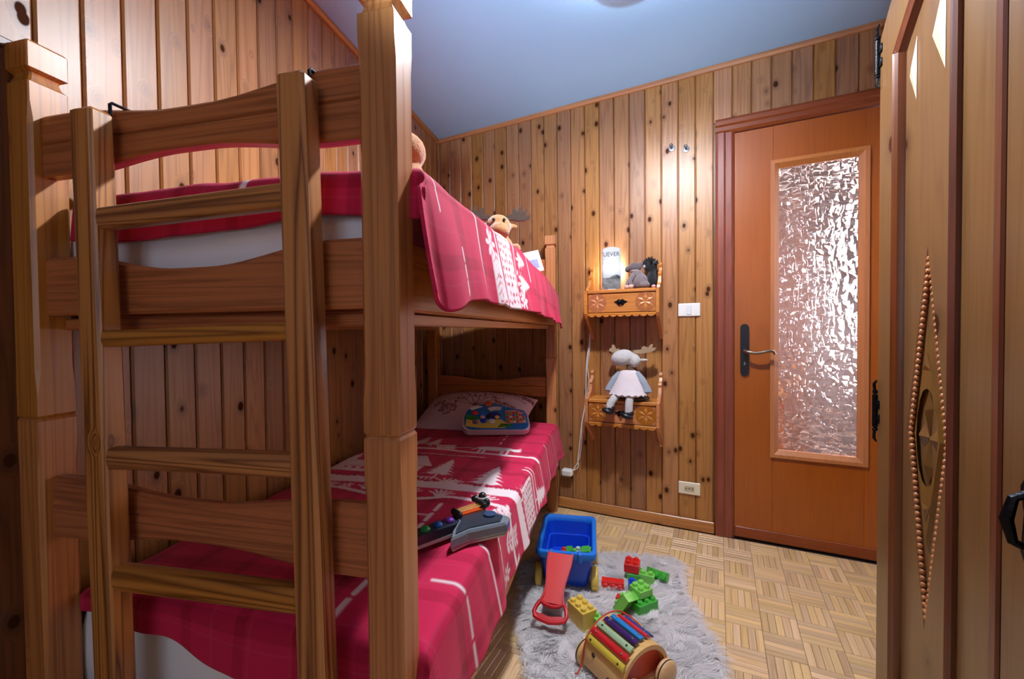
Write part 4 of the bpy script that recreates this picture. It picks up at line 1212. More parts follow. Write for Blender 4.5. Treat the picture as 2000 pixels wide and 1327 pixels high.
for sx in (-1, 1):
    for yy in (.035, .225):
        wl = MB().lathe([(.006, -.014), (.036, -.014), (.043, -.009), (.044, 0), (.043, .009), (.036, .014), (.014, .012), (.006, .010)], 'x', (0, 0, 0), 22)
        wo = ob('wheel', wl, P_YEL, wag, loc=(sx * .104, yy, .0545), smooth=40)
for sx in (-.052, .052):
    ob('handle_lug', MB().box(sx - .009, sx + .009, -.032, -.006, .140, .180, .005), P_BLUEL, wag)
# red pull handle as a shaped plate hinged at the front rim
hl = [(-.043, .0), (-.042, .04), (-.036, .08), (-.030, .12), (-.031, .15), (-.040, .178), (-.050, .195), (-.054, .212), (-.053, .226), (-.038, .233), (0, .240), (.038, .233), (.053, .226), (.054, .212), (.050, .195), (.040, .178), (.031, .15), (.030, .12), (.036, .08), (.042, .04), (.043, 0)]
slot = [(-.036, .208), (-.028, .196), (-.012, .190), (.012, .190), (.028, .196), (.036, .208), (.0, .215)]
hp0, hp1 = Vector((-.015, -.034, .176)), Vector((-.042, -.235, .050))
hy = (hp1 - hp0).normalized(); hxv = Vector((1, -.14, 0)); hxv = (hxv - hy * hxv.dot(hy)).normalized(); hzv = hxv.cross(hy).normalized()
if hzv.z < 0: hzv = -hzv
HP = lambda a, b2, h: tuple(hp0 + hxv * a + hy * b2 + hzv * h)
blade = [p for p in hl if p[1] <= .185]
ho = ob('pull_handle', MB().prism(blade, -.003, .002, HP), P_RED, wag)
for sg in (-1, 1):
    ed = [(sg * abs(p[0]), p[1]) for p in hl[:6]]
    ob('handle_lip', MB().loft([[HP(a + dx2, b2, h) for dx2, h in ((-.003, -.003), (.003, -.003), (.003, .009), (-.003, .009))] for a, b2 in ed]), P_REDD, ho)
gr = [(-.040, .176), (-.050, .195), (-.054, .212), (-.050, .226), (-.034, .233), (0, .239), (.034, .233), (.050, .226), (.054, .212), (.050, .195), (.040, .176), (.022, .186), (0, .189), (-.022, .186)]
grp = [HP(a, b2, .002) for a, b2 in gr]
ob('grip', MB().tube(grp + [grp[0]], .0068, 8, caps=False), P_REDD, ho, smooth=60)
ob('grip_bar', MB().prism([(-.050, .214), (0, .222), (.050, .214), (.046, .230), (0, .238), (-.046, .230)], -.006, .006, HP), P_REDD, ho)

# ------------------------------------------------------------------ building blocks
ST_R, ST_H = .0105, .010
def stud_mesh(mat):
    m = MB().lathe([(ST_R, 0), (ST_R, ST_H * .75), (ST_R * .85, ST_H), (ST_R * .3, ST_H)], n=12).mesh('stud'); m.materials.append(mat)
    m.polygons.foreach_set('use_smooth', [True] * len(m.polygons))
    try: m.set_sharp_from_angle(angle=math.radians(40))
    except Exception: pass
    return m
STUDS = {}
def block(label, nx, ny, h, mat, loc, rot, hollow=False, slope=False, pitch=.030, group='plastic building blocks'):
    e_ = empty('toy_block', loc); e_.rotation_euler = [math.radians(a) for a in rot]; tag(e_, label, 'toy block', group)
    w, l = nx * pitch / 2, ny * pitch / 2
    if slope:
        bdy = MB().prism([(-l, 0), (l, 0), (l, h * .35), (l * .35, h), (-l, h)], -w, w, lambda a, b2, q: (q, a, b2))
    elif hollow:
        bdy = MB(); t = .003
        bdy.box(-w, w, -l, -l + t, 0, h).box(-w, w, l - t, l, 0, h).box(-w, -w + t, -l + t, l - t, 0, h).box(w - t, w, -l + t, l - t, 0, h).box(-w, w, -l, l, h - t, h)
        for k in range(1, nx): bdy.box(-w + k * pitch - .001, -w + k * pitch + .001, -l + t, l - t, .004, h - t)
        for k in range(1, ny): bdy.box(-w + t, w - t, -l + k * pitch - .001, -l + k * pitch + .001, .004, h - t)
    else:
        bdy = MB().box(-w, w, -l, l, 0, h, .0016)
    ob('body', bdy, mat, e_)
    if mat.name not in STUDS: STUDS[mat.name] = stud_mesh(mat)
    for i in range(nx):
        for j in range(ny):
            yy = -l + pitch * (j + .5)
            if slope and yy > l * .3: continue
            ob('stud', STUDS[mat.name], None, e_, loc=(-w + pitch * (i + .5), yy, h))
    return e_
RZ = .020
block('red block with four studs standing on top of a green block', 2, 2, .034, P_RED, (.492, 1.752, RZ + .030), (0, 0, -22))
block('green flat block beneath the red four-stud block', 2, 2, .028, P_GREEN, (.500, 1.745, RZ), (0, 0, -20))
block('red block of three studs lying on its side', 3, 1, .032, P_RED, (.398, 1.700, RZ + .014), (92, 0, -14), pitch=.029)
block('blue block with one stud between the green blocks', 1, 1, .032, P_BLUE, (.468, 1.668, RZ), (0, 0, -10))
block('green sloped block lying apart at the right edge of the pile', 1, 3, .030, P_GREEN, (.598, 1.745, RZ + .016), (0, -68, 52), slope=True)
block('lime green upright block next to the blue one', 1, 2, .036, P_LGREEN, (.540, 1.712, RZ), (0, 0, 64))
block('green hollow block tipped open toward the xylophone', 2, 2, .034, P_LGREEN, (.418, 1.520, RZ + .024), (-62, 12, 38), hollow=True, pitch=.036)
block('green two by three block behind the tipped hollow block', 2, 3, .036, P_GREEN, (.474, 1.545, RZ + .002), (0, 0, -64))
block('lime green block stacked on the green two by three block', 2, 2, .026, P_LGREEN, (.470, 1.560, RZ + .050), (0, 0, -64))
block('small red block with holes lying on the white fur', 1, 1, .030, P_RED, (.388, 1.588, RZ + .010), (78, 0, 62))
block('small white and pink block beside the little red one', 1, 1, .022, plain('white_block_plastic', S(226, 230, 232), .35), (.418, 1.596, RZ), (0, 0, 30), pitch=.024)
block('large yellow block with stepped studs beside the wagon handle', 2, 3, .066, P_YEL, (.236, 1.475, RZ), (0, 0, 28))
block('small green block pressed against the large yellow block', 1, 2, .040, P_LGREEN, (.290, 1.442, RZ), (0, 0, 28))
block('yellow block half hidden behind the xylophone', 4, 1, .036, P_YEL, (.368, 1.425, RZ), (0, 0, -24))
# in the wagon
block('green sloped block inside the blue wagon', 1, 2, .030, P_GREEN, (.225, 1.775, .112), (0, 62, -5), slope=True, pitch=.026)
block('mint block inside the blue wagon', 1, 1, .032, P_MINT, (.268, 1.755, .103), (0, 0, 12), pitch=.024)
block('dark green two-stud block lying inside the blue wagon', 1, 2, .034, P_GREEN, (.285, 1.770, .118), (0, 80, -8), pitch=.024)
block('red block at the bottom of the blue wagon', 4, 4, .044, P_RED, (.250, 1.79, .049), (0, 0, -10), pitch=.026)

# ------------------------------------------------------------------ xylophone pull toy (frame: x along the bars, y to the back)
d1 = Vector((.52, -.854, 0)).normalized()
xyl = empty('xylophone_car', (.328, 1.250, .014), math.atan2(d1.y, d1.x)); xyl.scale = (1.06, 1.06, 1.06); tag(xyl, 'wooden xylophone car with seven coloured metal bars and round wheels', 'toy')
hx_, ry, rz0, rzt = .075, .092, .028, .130
arc = [(ry * math.cos(PI * k / 16), rz0 + (rzt - rz0) * math.sin(PI * k / 16) ** .8) for k in range(17)]
shell_o = arc; shell_i = [(a * .88, rz0 + (b2 - rz0) * .88) for a, b2 in arc]
sl = MB(); n = len(arc)
vs = [(x, *p) for x in (-hx_, hx_) for p in shell_o] + [(x, *p) for x in (-hx_, hx_) for p in shell_i]
fs = []
for k in range(n - 1):
    fs += [(k, k + 1, n + k + 1, n + k), (2 * n + k, 3 * n + k, 3 * n + k + 1, 2 * n + k + 1), (k, 2 * n + k, 2 * n + k + 1, k + 1), (n + k, n + k + 1, 3 * n + k + 1, 3 * n + k)]
fs += [(0, n, 3 * n, 2 * n), (n - 1, 2 * n + n - 1, 3 * n + n - 1, n + n - 1)]
ob('arched_body', sl.add(vs, fs), W_TOY, xyl, smooth=35)
ob('end_panel', MB().prism(shell_i, hx_ - .022, hx_ - .016, lambda a, b2, h: (h, a, b2)), plain('red_stain', S(214, 84, 56), .45), xyl)
ob('end_panel', MB().prism(shell_i, -hx_ + .016, -hx_ + .022, lambda a, b2, h: (h, a, b2)), plain('red_stain_back', S(214, 84, 56), .45), xyl)
ob('base_plate', MB().box(-hx_ + .003, hx_ - .003, -ry * .86, ry * .86, rz0 - .004, rz0 + .008, .002), W_TOY, xyl)
barc = [('yellow', S(216, 190, 70)), ('red', S(206, 34, 42)), ('mint', S(160, 190, 150)), ('purple', S(52, 28, 96)), ('sky blue', S(26, 128, 200)), ('crimson', S(204, 34, 56)), ('navy', S(22, 66, 150))]
for k, (nm, c_) in enumerate(barc):
    th = PI - (.62 + k * .262); yb, zb_ = ry * 1.03 * math.cos(th), rz0 + (rzt - rz0) * math.sin(th) ** .8 + .008
    t2 = math.atan2((rzt - rz0) * math.cos(th), -ry * math.sin(th)) + PI
    L2 = .072 - .004 * k
    bar = MB()
    prof = [(-.0090, -.002), (.0090, -.002), (.0085, .002), (.004, .0042), (-.004, .0042), (-.0085, .002)]
    ca, sa = math.cos(t2), math.sin(t2)
    bar.loft([[(x, yb + a * ca - b2 * sa, zb_ + a * sa + b2 * ca) for a, b2 in prof] for x in (-L2, L2)])
    bo = ob('bar', bar, plain(nm.replace(' ', '_') + '_bar_enamel', c_, .22, noise_amt=.02, coat=.4), xyl, smooth=35); bo['label'] = nm + ' metal bar'
    for sx in (-.72, .72):
        ob('screw', MB().ball((sx * L2, yb - .0045 * sa, zb_ + .0045 * abs(ca)), (.0034, .0034, .0026), 8, 5), M_STEEL if k not in (0, 2) else M_BLACK, bo, smooth=0)
wmesh = MB().lathe([(.008, -.010), (.033, -.010), (.037, -.006), (.037, .001), (.036, .0015), (.036, .004), (.037, .0045), (.036, .008), (.026, .014), (.012, .017), (.004, .018)], 'x', (0, 0, 0), 26).mesh('wheel'); wmesh.materials.append(W_TOY)
wmesh.polygons.foreach_set('use_smooth', [True] * len(wmesh.polygons))
ring_m = MB().lathe([(.0366, .0010), (.0376, .0014), (.0376, .0042), (.0366, .0046)], 'x', (0, 0, 0), 26).mesh('tyre_ring'); ring_m.materials.append(M_BLACK)
for sx in (-1, 1):
    for sy in (-1, 1):
        w_ = ob('wheel', wmesh, None, xyl, loc=(sx * (hx_ + .012), sy * .066, .040))
        if sx < 0: w_.rotation_euler = (0, 0, PI)
        ob('tyre_ring', ring_m, None, w_)
ob('nose', MB().ball((.030, -ry * .985, .045), (.010, .004, .010), 12, 8), plain('dark_toy_paint', S(60, 44, 34), .5), xyl, smooth=0)
ob('eye', MB().ball((-.035, -ry * .93, .072), (.007, .004, .007), 12, 8), plain('dark_toy_paint_2', S(60, 44, 34), .5), xyl, smooth=0)
pk = lambda x, th: (x, ry * 1.07 * math.cos(th), rz0 + (rzt - rz0) * 1.09 * math.sin(th) ** .8 + .004)
strp = [pk(-.066, th) for th in (PI - .05, PI - .4, PI - .8, PI - 1.2, PI - 1.6, PI - 2.0, PI - 2.3)]
ob('pull_string', MB().tube(wobble([(-.060, -.13, .022), (-.062, -.118, .020)] + strp + [(-.02, .060, .128), (.02, .085, .09)]), .0022, 6), plain('red_cord', S(200, 60, 34), .7), xyl, smooth=60)

# ------------------------------------------------------------------ pillow
def pillow_mesh(w, l, h, n=64):
    us = np.linspace(-1, 1, n); X, Y = np.meshgrid(us, us, indexing='ij')
    prof = np.clip((1 - np.abs(X) ** 2.6), 0, 1) ** .55 * np.clip((1 - np.abs(Y) ** 2.6), 0, 1) ** .55
    sx = 1 - .05 * (1 - np.abs(Y)) ** 1.0 * 0 - .06 * (1 - Y ** 2) * (np.abs(X) ** 6); sy = 1 - .08 * (1 - X ** 2) * (np.abs(Y) ** 6)
    wr = vnoise(X * 3 + 9, Y * 3 + 9, 4) * .10 + vnoise(X * 9 + 9, Y * 9 + 9, 6) * .03
    top = prof * (1 + wr) * h; bot = -prof * h * .35
    V1 = np.stack([X * w * sx, Y * l * sy, top], -1).reshape(-1, 3); V2 = np.stack([X * w * sx, Y * l * sy, bot], -1).reshape(-1, 3)
    idx = np.arange(n * n).reshape(n, n)
    f1 = np.stack([idx[:-1, :-1], idx[1:, :-1], idx[1:, 1:], idx[:-1, 1:]], -1).reshape(-1, 4)
    f2 = f1[:, ::-1] + n * n
    m = bpy.data.meshes.new('pillow'); m.from_pydata(np.concatenate([V1, V2]).tolist(), [], np.concatenate([f1, f2]).tolist()); m.update()
    m.polygons.foreach_set('use_smooth', [True] * len(m.polygons))
    R3 = Raster(-l, l, -w, w); R3.RES = Raster.RES
    rq = random.Random(5)
    def tree(cs, u, h_, wd):
        R3.line([(cs, u), (cs, u + h_ * .5)], .010)
        for k in range(7):
            a = -1.25 + 2.5 * k / 6; e1 = (cs + math.sin(a) * wd * .5, u + h_ * (.35 + .5 * math.cos(a)))
            R3.line([(cs, u + h_ * .30), e1], .0055)
            for q in range(9):
                R3.ell(e1[0] + rq.uniform(-.035, .035), e1[1] + rq.uniform(-.025, .035), .0055, .008, 1, rq.uniform(-1, 1))
    tree(.03, -.10, .22, .26)
    for q in range(90):
        a = rq.uniform(0, 2 * PI); r_ = .055 * math.sqrt(rq.random()); R3.ell(-.115 + r_ * math.cos(a), -.075 + r_ * math.sin(a), .004, .006, 1, a)
    for q in range(60):
        a = rq.uniform(0, 2 * PI); r_ = .040 * math.sqrt(rq.random()); R3.ell(-.185 + r_ * math.cos(a), -.02 + r_ * math.sin(a), .0035, .006, 1, a)
    for q in range(50):
        a = rq.uniform(0, 2 * PI); r_ = .045 * math.sqrt(rq.random()); R3.ell(.20 + r_ * math.cos(a), .0 + r_ * math.sin(a), .0035, .006, 1, a)
    R3.line([(-w * .9, .115), (w * .9, .115)], .006)
    for q in range(26): R3.ell(-.27 + q * .021, .140 + rq.uniform(-.006, .006), .009, .007, 1)
    R3.poly([(-w, .16), (w, .16), (w, l), (-w, l)])
    for q in range(30): R3.ell(rq.uniform(-w, w), rq.uniform(.16, l), .008, .005, 0)
    wv = R3.sample(np.clip(Y.ravel() * l * 1.25 + .01, -l, l), X.ravel() * w)
    c0 = np.array(S(226, 196, 204)[:3]); c1 = np.array(S(120, 26, 52)[:3])
    cc = c0 + (c1 - c0) * (wv * .9)[:, None]
    cc = np.concatenate([cc, np.tile(c0, (n * n, 1))]); set_print(m, np.concatenate([cc, np.ones((len(cc), 1))], 1))
    return m
def bedpt(v, u, z): return BED_O + EV * v + EU * u + Vector((0, 0, z))
plw = ob('pillow', pillow_mesh(.315, .205, .105, 120), M_PILLOW, loc=bedpt(-.425, 1.655, .578)); tag(plw, 'pale pink pillow printed with burgundy trees on the lower bunk', 'pillow')
plw.rotation_euler = (math.radians(22), 0, BED_RZ + math.radians(-4))

# ------------------------------------------------------------------ learning toy propped on the pillow
tab = empty('learning_toy', bedpt(-.225, 1.375, .556)); tag(tab, 'colourful toy keyboard panel leaning on the pillow', 'toy')
tab.scale = (1.2, 1.2, 1.1); tab.rotation_euler = (math.radians(30), math.radians(2), BED_RZ + math.radians(20))
def arch_outline(w, h, r, top):
    pts = [(w - r, 0)] + [(w - r + r * math.sin(a), r - r * math.cos(a)) for a in (.4, .8, 1.2, PI / 2)]
    pts += [(w, h * .55), (w * .92, h * .72), (w * .70, h * .78), (w * .40, h * .86), (w * .02, h), (-w * .30, h * 1.0), (-w * .65, h * .90), (-w * .92, h * .70), (-w, h * .48)]
    pts += [(-w, r)] + [(-w + r - r * math.sin(a), r - r * math.cos(a)) for a in (1.2, .8, .4)] + [(-w + r, 0)]
    return pts
flat = lambda a, b2, h: (a, b2, h)
TW, TH = .135, .165
ob('shell', MB().prism(arch_outline(TW, TH, .03, 0), 0, .026, flat), plain('white_toy_shell', S(226, 214, 228), .35), tab)
ob('face_plate', MB().prism([(a * .95, b2 * .95 + .004) for a, b2 in arch_outline(TW, TH, .03, 0)], .0262, .029, flat), plain('blue_toy_face', S(30, 120, 196), .35), tab)
def patch(nm, pts, mat, h=.0305, h0=.0292): return ob(nm, MB().prism(pts, h0, h, flat), mat, tab)
patch('lawn_patch', [(-.125, .020), (-.06, .010), (.03, .010), (.05, .028), (.02, .060), (-.06, .056), (-.12, .066)], plain('yellow_print', S(226, 208, 96), .4))
patch('leaf_patch', [(-.124, .062), (-.085, .052), (-.070, .074), (-.10, .085), (-.125, .084)], plain('green_print', S(40, 156, 60), .4))
patch('leaf_patch', [(.0, .014), (.055, .016), (.06, .034), (.02, .036)], plain('green_print_2', S(40, 156, 60), .4))
patch('pond_patch', [(-.035, .070), (.012, .060), (.022, .088), (.0, .104), (-.030, .100)], plain('navy_print', S(24, 40, 130), .4))
patch('cloud_patch', [(-.10, .115), (-.075, .128), (-.05, .140), (-.075, .146), (-.105, .134)], M_WHITE)
for (x, y, r_, m_) in ((-.085, .098, .013, P_RED), (-.055, .092, .016, P_BLUEL), (-.085, .044, .012, plain('violet_button', S(146, 90, 170), .4)), (-.052, .050, .014, P_BLUE), (-.018, .048, .013, M_WHITE), (.004, .072, .010, P_YEL), (-.028, .156, .016, P_ORANGE), (-.055, .072, .010, P_PINK), (-.030, .078, .010, M_BLACK)):
    ob('button', MB().lathe([(r_, .030), (r_, .033), (r_ * .7, .036), (r_ * .2, .037)], 'z', (x, y, 0), 14), m_, tab, smooth=40)
for k in range(7):
    a0, a1 = 2.20 - k * .145, 2.20 - k * .145 - .125
    patch('piano_key', [(.005 + .062 * math.cos(a0), .075 + .062 * math.sin(a0)), (.005 + .062 * math.cos(a1), .075 + .062 * math.sin(a1)), (.005 + .042 * math.cos(a1), .075 + .042 * math.sin(a1)), (.005 + .042 * math.cos(a0), .075 + .042 * math.sin(a0))], M_WHITE, .034)
patch('key_panel', [(.040, .036), (.122, .040), (.118, .100), (.085, .118), (.040, .114)], plain('panel_print', S(226, 150, 150), .4), .031)
kc = [P_RED, P_BLUEL, P_YEL, P_GREEN, M_WHITE, P_ORANGE]
kmesh = {}
for i in range(6):
    for j in range(5):
        x, y = .047 + i * .0130, .043 + j * .0135 + (i % 2) * .002
        if j == 4 and i > 3: continue
        m_ = kc[(i * 2 + j * 3 + (i * j) % 3) % 6]
        if m_.name not in kmesh:
            km_ = MB().box(-.0048, .0048, -.0048, .0048, 0, .0035, .001).mesh('key'); km_.materials.append(m_); kmesh[m_.name] = km_
        ob('key', kmesh[m_.name], None, tab, loc=(x, y, .0312))

# ------------------------------------------------------------------ toy guitar on the lower quilt (bed frame)
gt = empty('toy_guitar', BED_O, BED_RZ); tag(gt, 'grey toy electric guitar with coloured fret buttons on the red quilt', 'toy guitar')
gb_ = [(-.049, .321), (-.022, .366), (.056, .426), (.055, .461), (.003, .485), (-.030, .494), (-.071, .509), (-.095, .455), (-.062, .407), (-.058, .352)]
M_SMOKE = plain('smoky_plastic', S(130, 142, 156), .12, noise_amt=.05, coat=.6); M_GDARK = plain('guitar_dark', S(54, 62, 76), .3, coat=.3)
GZ = .556
def scaled(pts, k, cx=-.025, cy=.42): return [(cx + (a - cx) * k, cy + (b2 - cy) * k) for a, b2 in pts]
ob('guitar_body', MB().loft([[(a, b2, z) for a, b2 in scaled(gb_, k)] for z, k in ((GZ, .95), (GZ + .006, 1.0), (GZ + .022, 1.0), (GZ + .028, .94))]), M_SMOKE, gt)
ob('under_shell', MB().loft([[(a, b2, z) for a, b2 in scaled(gb_, k)] for z, k in ((GZ - .006, .92), (GZ - .0005, .97))]), plain('pale_guitar_shell', S(190, 180, 176), .4), gt)
ob('face', MB().prism(scaled(gb_, .80), GZ + .0282, GZ + .031, flat), M_GDARK, gt)
nk0, nk1 = Vector((-.066, .430, 0)), Vector((-.205, .240, 0)); nd = (nk1 - nk0).normalized(); npd = Vector((-nd.y, nd.x, 0))
NK = lambda a, b2, h: tuple(nk0 + nd * a + npd * b2 + Vector((0, 0, GZ + h)))
ob('neck', MB().prism([(0, -.022), (.235, -.018), (.25, -.030), (.29, -.020), (.29, .024), (.25, .030), (.235, .018), (0, .022)], .006, .026, NK), M_GDARK, gt)
ob('neck_edge', MB().prism([(0, -.023), (.235, -.019), (.235, .019), (0, .023)], -.002, .0058, NK), plain('pale_neck_edge', S(200, 190, 190), .4), gt)
for k, (nm, c_) in enumerate((('purple', S(120, 50, 170)), ('blue', S(34, 110, 200)), ('green', S(40, 170, 80)), ('yellow', S(220, 190, 60)), ('red', S(200, 40, 40)))):
    p_ = NK(.030 + k * .034, 0, 0)
    bo = ob('fret_button', MB().ball((p_[0], p_[1], GZ + .028), (.012, .012, .009), 14, 8), plain(nm + '_fret_button', c_, .25), gt, smooth=0); bo['label'] = nm + ' fret button'
b0_, b1_ = Vector((-.072, .438, 0)), Vector((-.036, .484, 0)); bd_ = (b1_ - b0_).normalized(); bp_ = Vector((-bd_.y, bd_.x, 0))
BK = lambda a, b2, h: tuple(b0_ + bd_ * a + bp_ * b2 + Vector((0, 0, GZ + h)))
ob('strum_plate', MB().prism([(0, -.016), (.062, -.020), (.062, .018), (0, .016)], .031, .036, BK), P_ORANGE, gt)
for k in range(4):
    ob('string', MB().tube([BK(-.004, -.010 + k * .0065, .041), BK(.066, -.012 + k * .008, .041)], .0011, 6), plain('string_yellow', S(226, 186, 70), .3), gt)
ob('bridge', MB().box(-.020, .020, -.008, .008, .031, .050, .004), M_BLACK, gt).matrix_local = Matrix.Translation(b1_ + Vector((.006, .006, GZ))) @ Matrix.Rotation(math.atan2(bp_.y, bp_.x), 4, 'Z')
ob('nut', MB().box(-.022, .022, -.007, .007, .026, .044, .005), M_BLACK, gt).matrix_local = Matrix.Translation(b0_ + Vector((-.004, -.004, GZ))) @ Matrix.Rotation(math.atan2(bp_.y, bp_.x), 4, 'Z')
tr = MB().ball((-.030, .505, GZ + .050), (.013, .013, .016), 12, 8).ball((-.052, .512, GZ + .044), (.012, .011, .009), 10, 7).ball((-.016, .497, GZ + .042), (.010, .010, .012), 10, 7)
ob('tremolo_figure', tr, M_BLACK, gt, smooth=0)
ob('figure_band', MB().lathe([(.0135, -.003), (.0142, -.001), (.0142, .003), (.0135, .005)], 'z', (-.030, .505, GZ + .050), 14), M_WHITE, gt)
ob('dial', MB().lathe([(.016, .031), (.016, .036), (.010, .038), (.003, .038)], 'z', (.006, .450, GZ), 16), plain('dial_blue', S(56, 80, 120), .3), gt, smooth=40)

# ------------------------------------------------------------------ soft toys
M_TEDDY = plain('teddy_plush', S(202, 126, 56), .95, noise_amt=.12, noise_scale=60, bump=.8, bump_scale=260, sheen=.6)
M_MOOSE = plain('moose_plush', S(178, 124, 70), .95, noise_amt=.12, noise_scale=60, bump=.8, bump_scale=260, sheen=.6)
M_ANTLER = plain('brown_felt', S(62, 40, 25), .95, noise_amt=.12, noise_scale=60, bump=.5, sheen=.4)
# teddy behind the near post
td = empty('teddy_bear', bedpt(-.168, .375, 1.322), BED_RZ + math.radians(-70)); tag(td, 'golden teddy bear half hidden behind the near bed post', 'soft toy')
tb = MB().ball((0, 0, .065), (.060, .055, .070)).ball((0, -.005, .158), (.052, .050, .046)).ball((0, -.046, .148), (.024, .022, .020))
for sx in (-1, 1):
    tb.ball((sx * .042, .0, .196), (.020, .012, .020)).ball((sx * .070, -.025, .088), (.022, .040, .022), rot=Matrix.Rotation(sx * -.7, 3, 'Z')).ball((sx * .045, -.070, .026), (.027, .052, .027))
remesh(ob('body', tb, M_TEDDY, td), .006)
for sx in (-1, 1): ob('eye', MB().ball((sx * .018, -.050, .170), .005, 8, 6), M_BLACK, td, smooth=0)
ob('nose', MB().ball((0, -.067, .153), (.009, .006, .007), 8, 6), M_BLACK, td, smooth=0)
# moose on the upper quilt
mo = empty('plush_moose', bedpt(-.125, 1.06, 1.318), BED_RZ + math.radians(18)); mo.scale = (1.12, 1.12, 1.12); tag(mo, 'tan plush moose with brown antlers peeking over the upper quilt', 'soft toy')
mbm = MB().ball((0, 0, .05), (.055, .05, .055)).ball((0, -.012, .125), (.045, .044, .042)).ball((0, -.060, .098), (.036, .038, .030))
for sx in (-1, 1): mbm.ball((sx * .058, -.03, .045), (.018, .04, .018)).ball((sx * .035, -.055, .018), (.022, .04, .018)).ball((sx * .050, .0, .128), (.022, .009, .012))
remesh(ob('body', mbm, M_MOOSE, mo), .006)
for sx in (-1, 1):
    an = [(.022, .150), (.050, .152), (.072, .148), (.092, .150), (.112, .160), (.116, .168), (.096, .164), (.104, .180), (.098, .190), (.084, .172), (.084, .196), (.074, .198), (.068, .174), (.058, .192), (.050, .190), (.050, .170), (.026, .164)]
    ob('antler', MB().prism([(sx * a, b2) for a, b2 in an], -.010, .010, lambda a, b2, h: (a, h, b2)), M_ANTLER, mo)
    ob('eye', MB().ball((sx * .018, -.052, .140), .0055, 8, 6), M_BLACK, mo, smooth=0)
# leaflet leaning at the head end of the upper bunk
lf = empty('leaflet', bedpt(-.075, 1.38, 1.312), BED_RZ + math.radians(12)); tag(lf, 'white printed leaflet lying at the head of the upper bunk', 'leaflet')
lf.rotation_euler = (math.radians(58), math.radians(-12), BED_RZ + math.radians(14))
ob('page', MB().box(-.085, .085, 0, .13, 0, .004, .001), plain('leaflet_paper', S(216, 210, 228), .6, noise_amt=.05), lf)
ob('photo', MB().box(-.01, .07, .02, .075, .0041, .0046), plain('leaflet_photo', S(150, 146, 196), .6, noise_amt=.2), lf)
ob('text_block', MB().box(-.07, -.02, .07, .11, .0041, .0046), plain('leaflet_print', S(170, 160, 176), .6, noise_amt=.3, noise_scale=300), lf)

# figures on the upper shelf (far-wall frame)
M_GREY = plain('grey_plush', S(136, 122, 126), .95, noise_amt=.15, noise_scale=70, bump=.6, sheen=.4)
gp = empty('grey_plush_figure', far(.492, .085, 1.2625), FAR_RZ); tag(gp, 'grey plush figure in a coat sitting on the upper shelf', 'soft toy')
b_ = MB().ball((.012, 0, .045), (.046, .034, .046)).ball((.000, 0, .082), (.030, .028, .026))
b_.ball((.035, .0, .022), (.036, .034, .022))
remesh(ob('coat', b_, M_GREY, gp), .0045)
h_ = MB().ball((-.008, 0, .116), (.036, .028, .026)).ball((-.042, -.002, .108), (.017, .018, .016)).ball((.026, .0, .130), (.010, .010, .012))
remesh(ob('head', h_, plain('dark_grey_plush', S(104, 92, 98), .95, noise_amt=.15, noise_scale=70, bump=.6, sheen=.4), gp), .0045)
M_SKIN = plain('pale_felt', S(216, 178, 166), .9, sheen=.3)
ob('scarf', MB().lathe([(.022, .090), (.027, .094), (.027, .100), (.022, .103)], 'z', (-.006, 0, 0), 16), plain('taupe_felt', S(170, 150, 148), .95), gp, smooth=50)
for dx2, dy2 in ((-.044, -.024), (-.020, -.034)):
    ob('paw', MB().ball((dx2, dy2, .014), (.014, .014, .013), 12, 8), M_SKIN, gp, smooth=0)
    ob('arm', MB().tube([(-.004, dy2 * .7, .076), (-.022 + dx2 * .2, dy2, .048), (dx2, dy2, .022)], [.012, .012, .010], 10), M_GREY, gp, smooth=60)
bk = empty('black_plush_bird', far(.568, .060, 1.2625), FAR_RZ); tag(bk, 'black fluffy plush bird behind the grey figure on the shelf', 'soft toy')
bb_ = MB().ball((0, .0, .050), (.026, .034, .052)).ball((-.008, 0, .122), (.036, .032, .034)).ball((0, 0, .088), (.022, .022, .03))
remesh(ob('body', bb_, plain('black_plush', S(24, 26, 32), .95, noise_amt=.2, noise_scale=80, bump=1.0, bump_scale=300, sheen=.15), bk), .005)
tf = MB(); rq = random.Random(9)
for k in range(90):
    a = rq.uniform(0, 2 * PI); e_ = rq.uniform(.1, 1.4)
    d_ = Vector((math.cos(a) * math.cos(e_), math.sin(a) * math.cos(e_), math.sin(e_))); p_ = Vector((-.008, 0, .122)) + Vector((d_.x * .033, d_.y * .030, d_.z * .032))
    tf.tube([p_, p_ + d_ * rq.uniform(.010, .018) + Vector((0, 0, .003))], [.0035, .0005], 4)
t_ = ob('tufts', tf, plain('black_tufts', S(24, 26, 32), .95), bk); t_['kind'] = 'stuff'
ob('cheek_patch', MB().ball((-.034, -.014, .122), (.010, .012, .014), 10, 7), plain('white_plush', S(190, 196, 200), .95), bk, smooth=0)
ob('foot', MB().ball((.014, -.040, .010), (.012, .018, .010), 10, 7), P_PINK, bk, smooth=0)

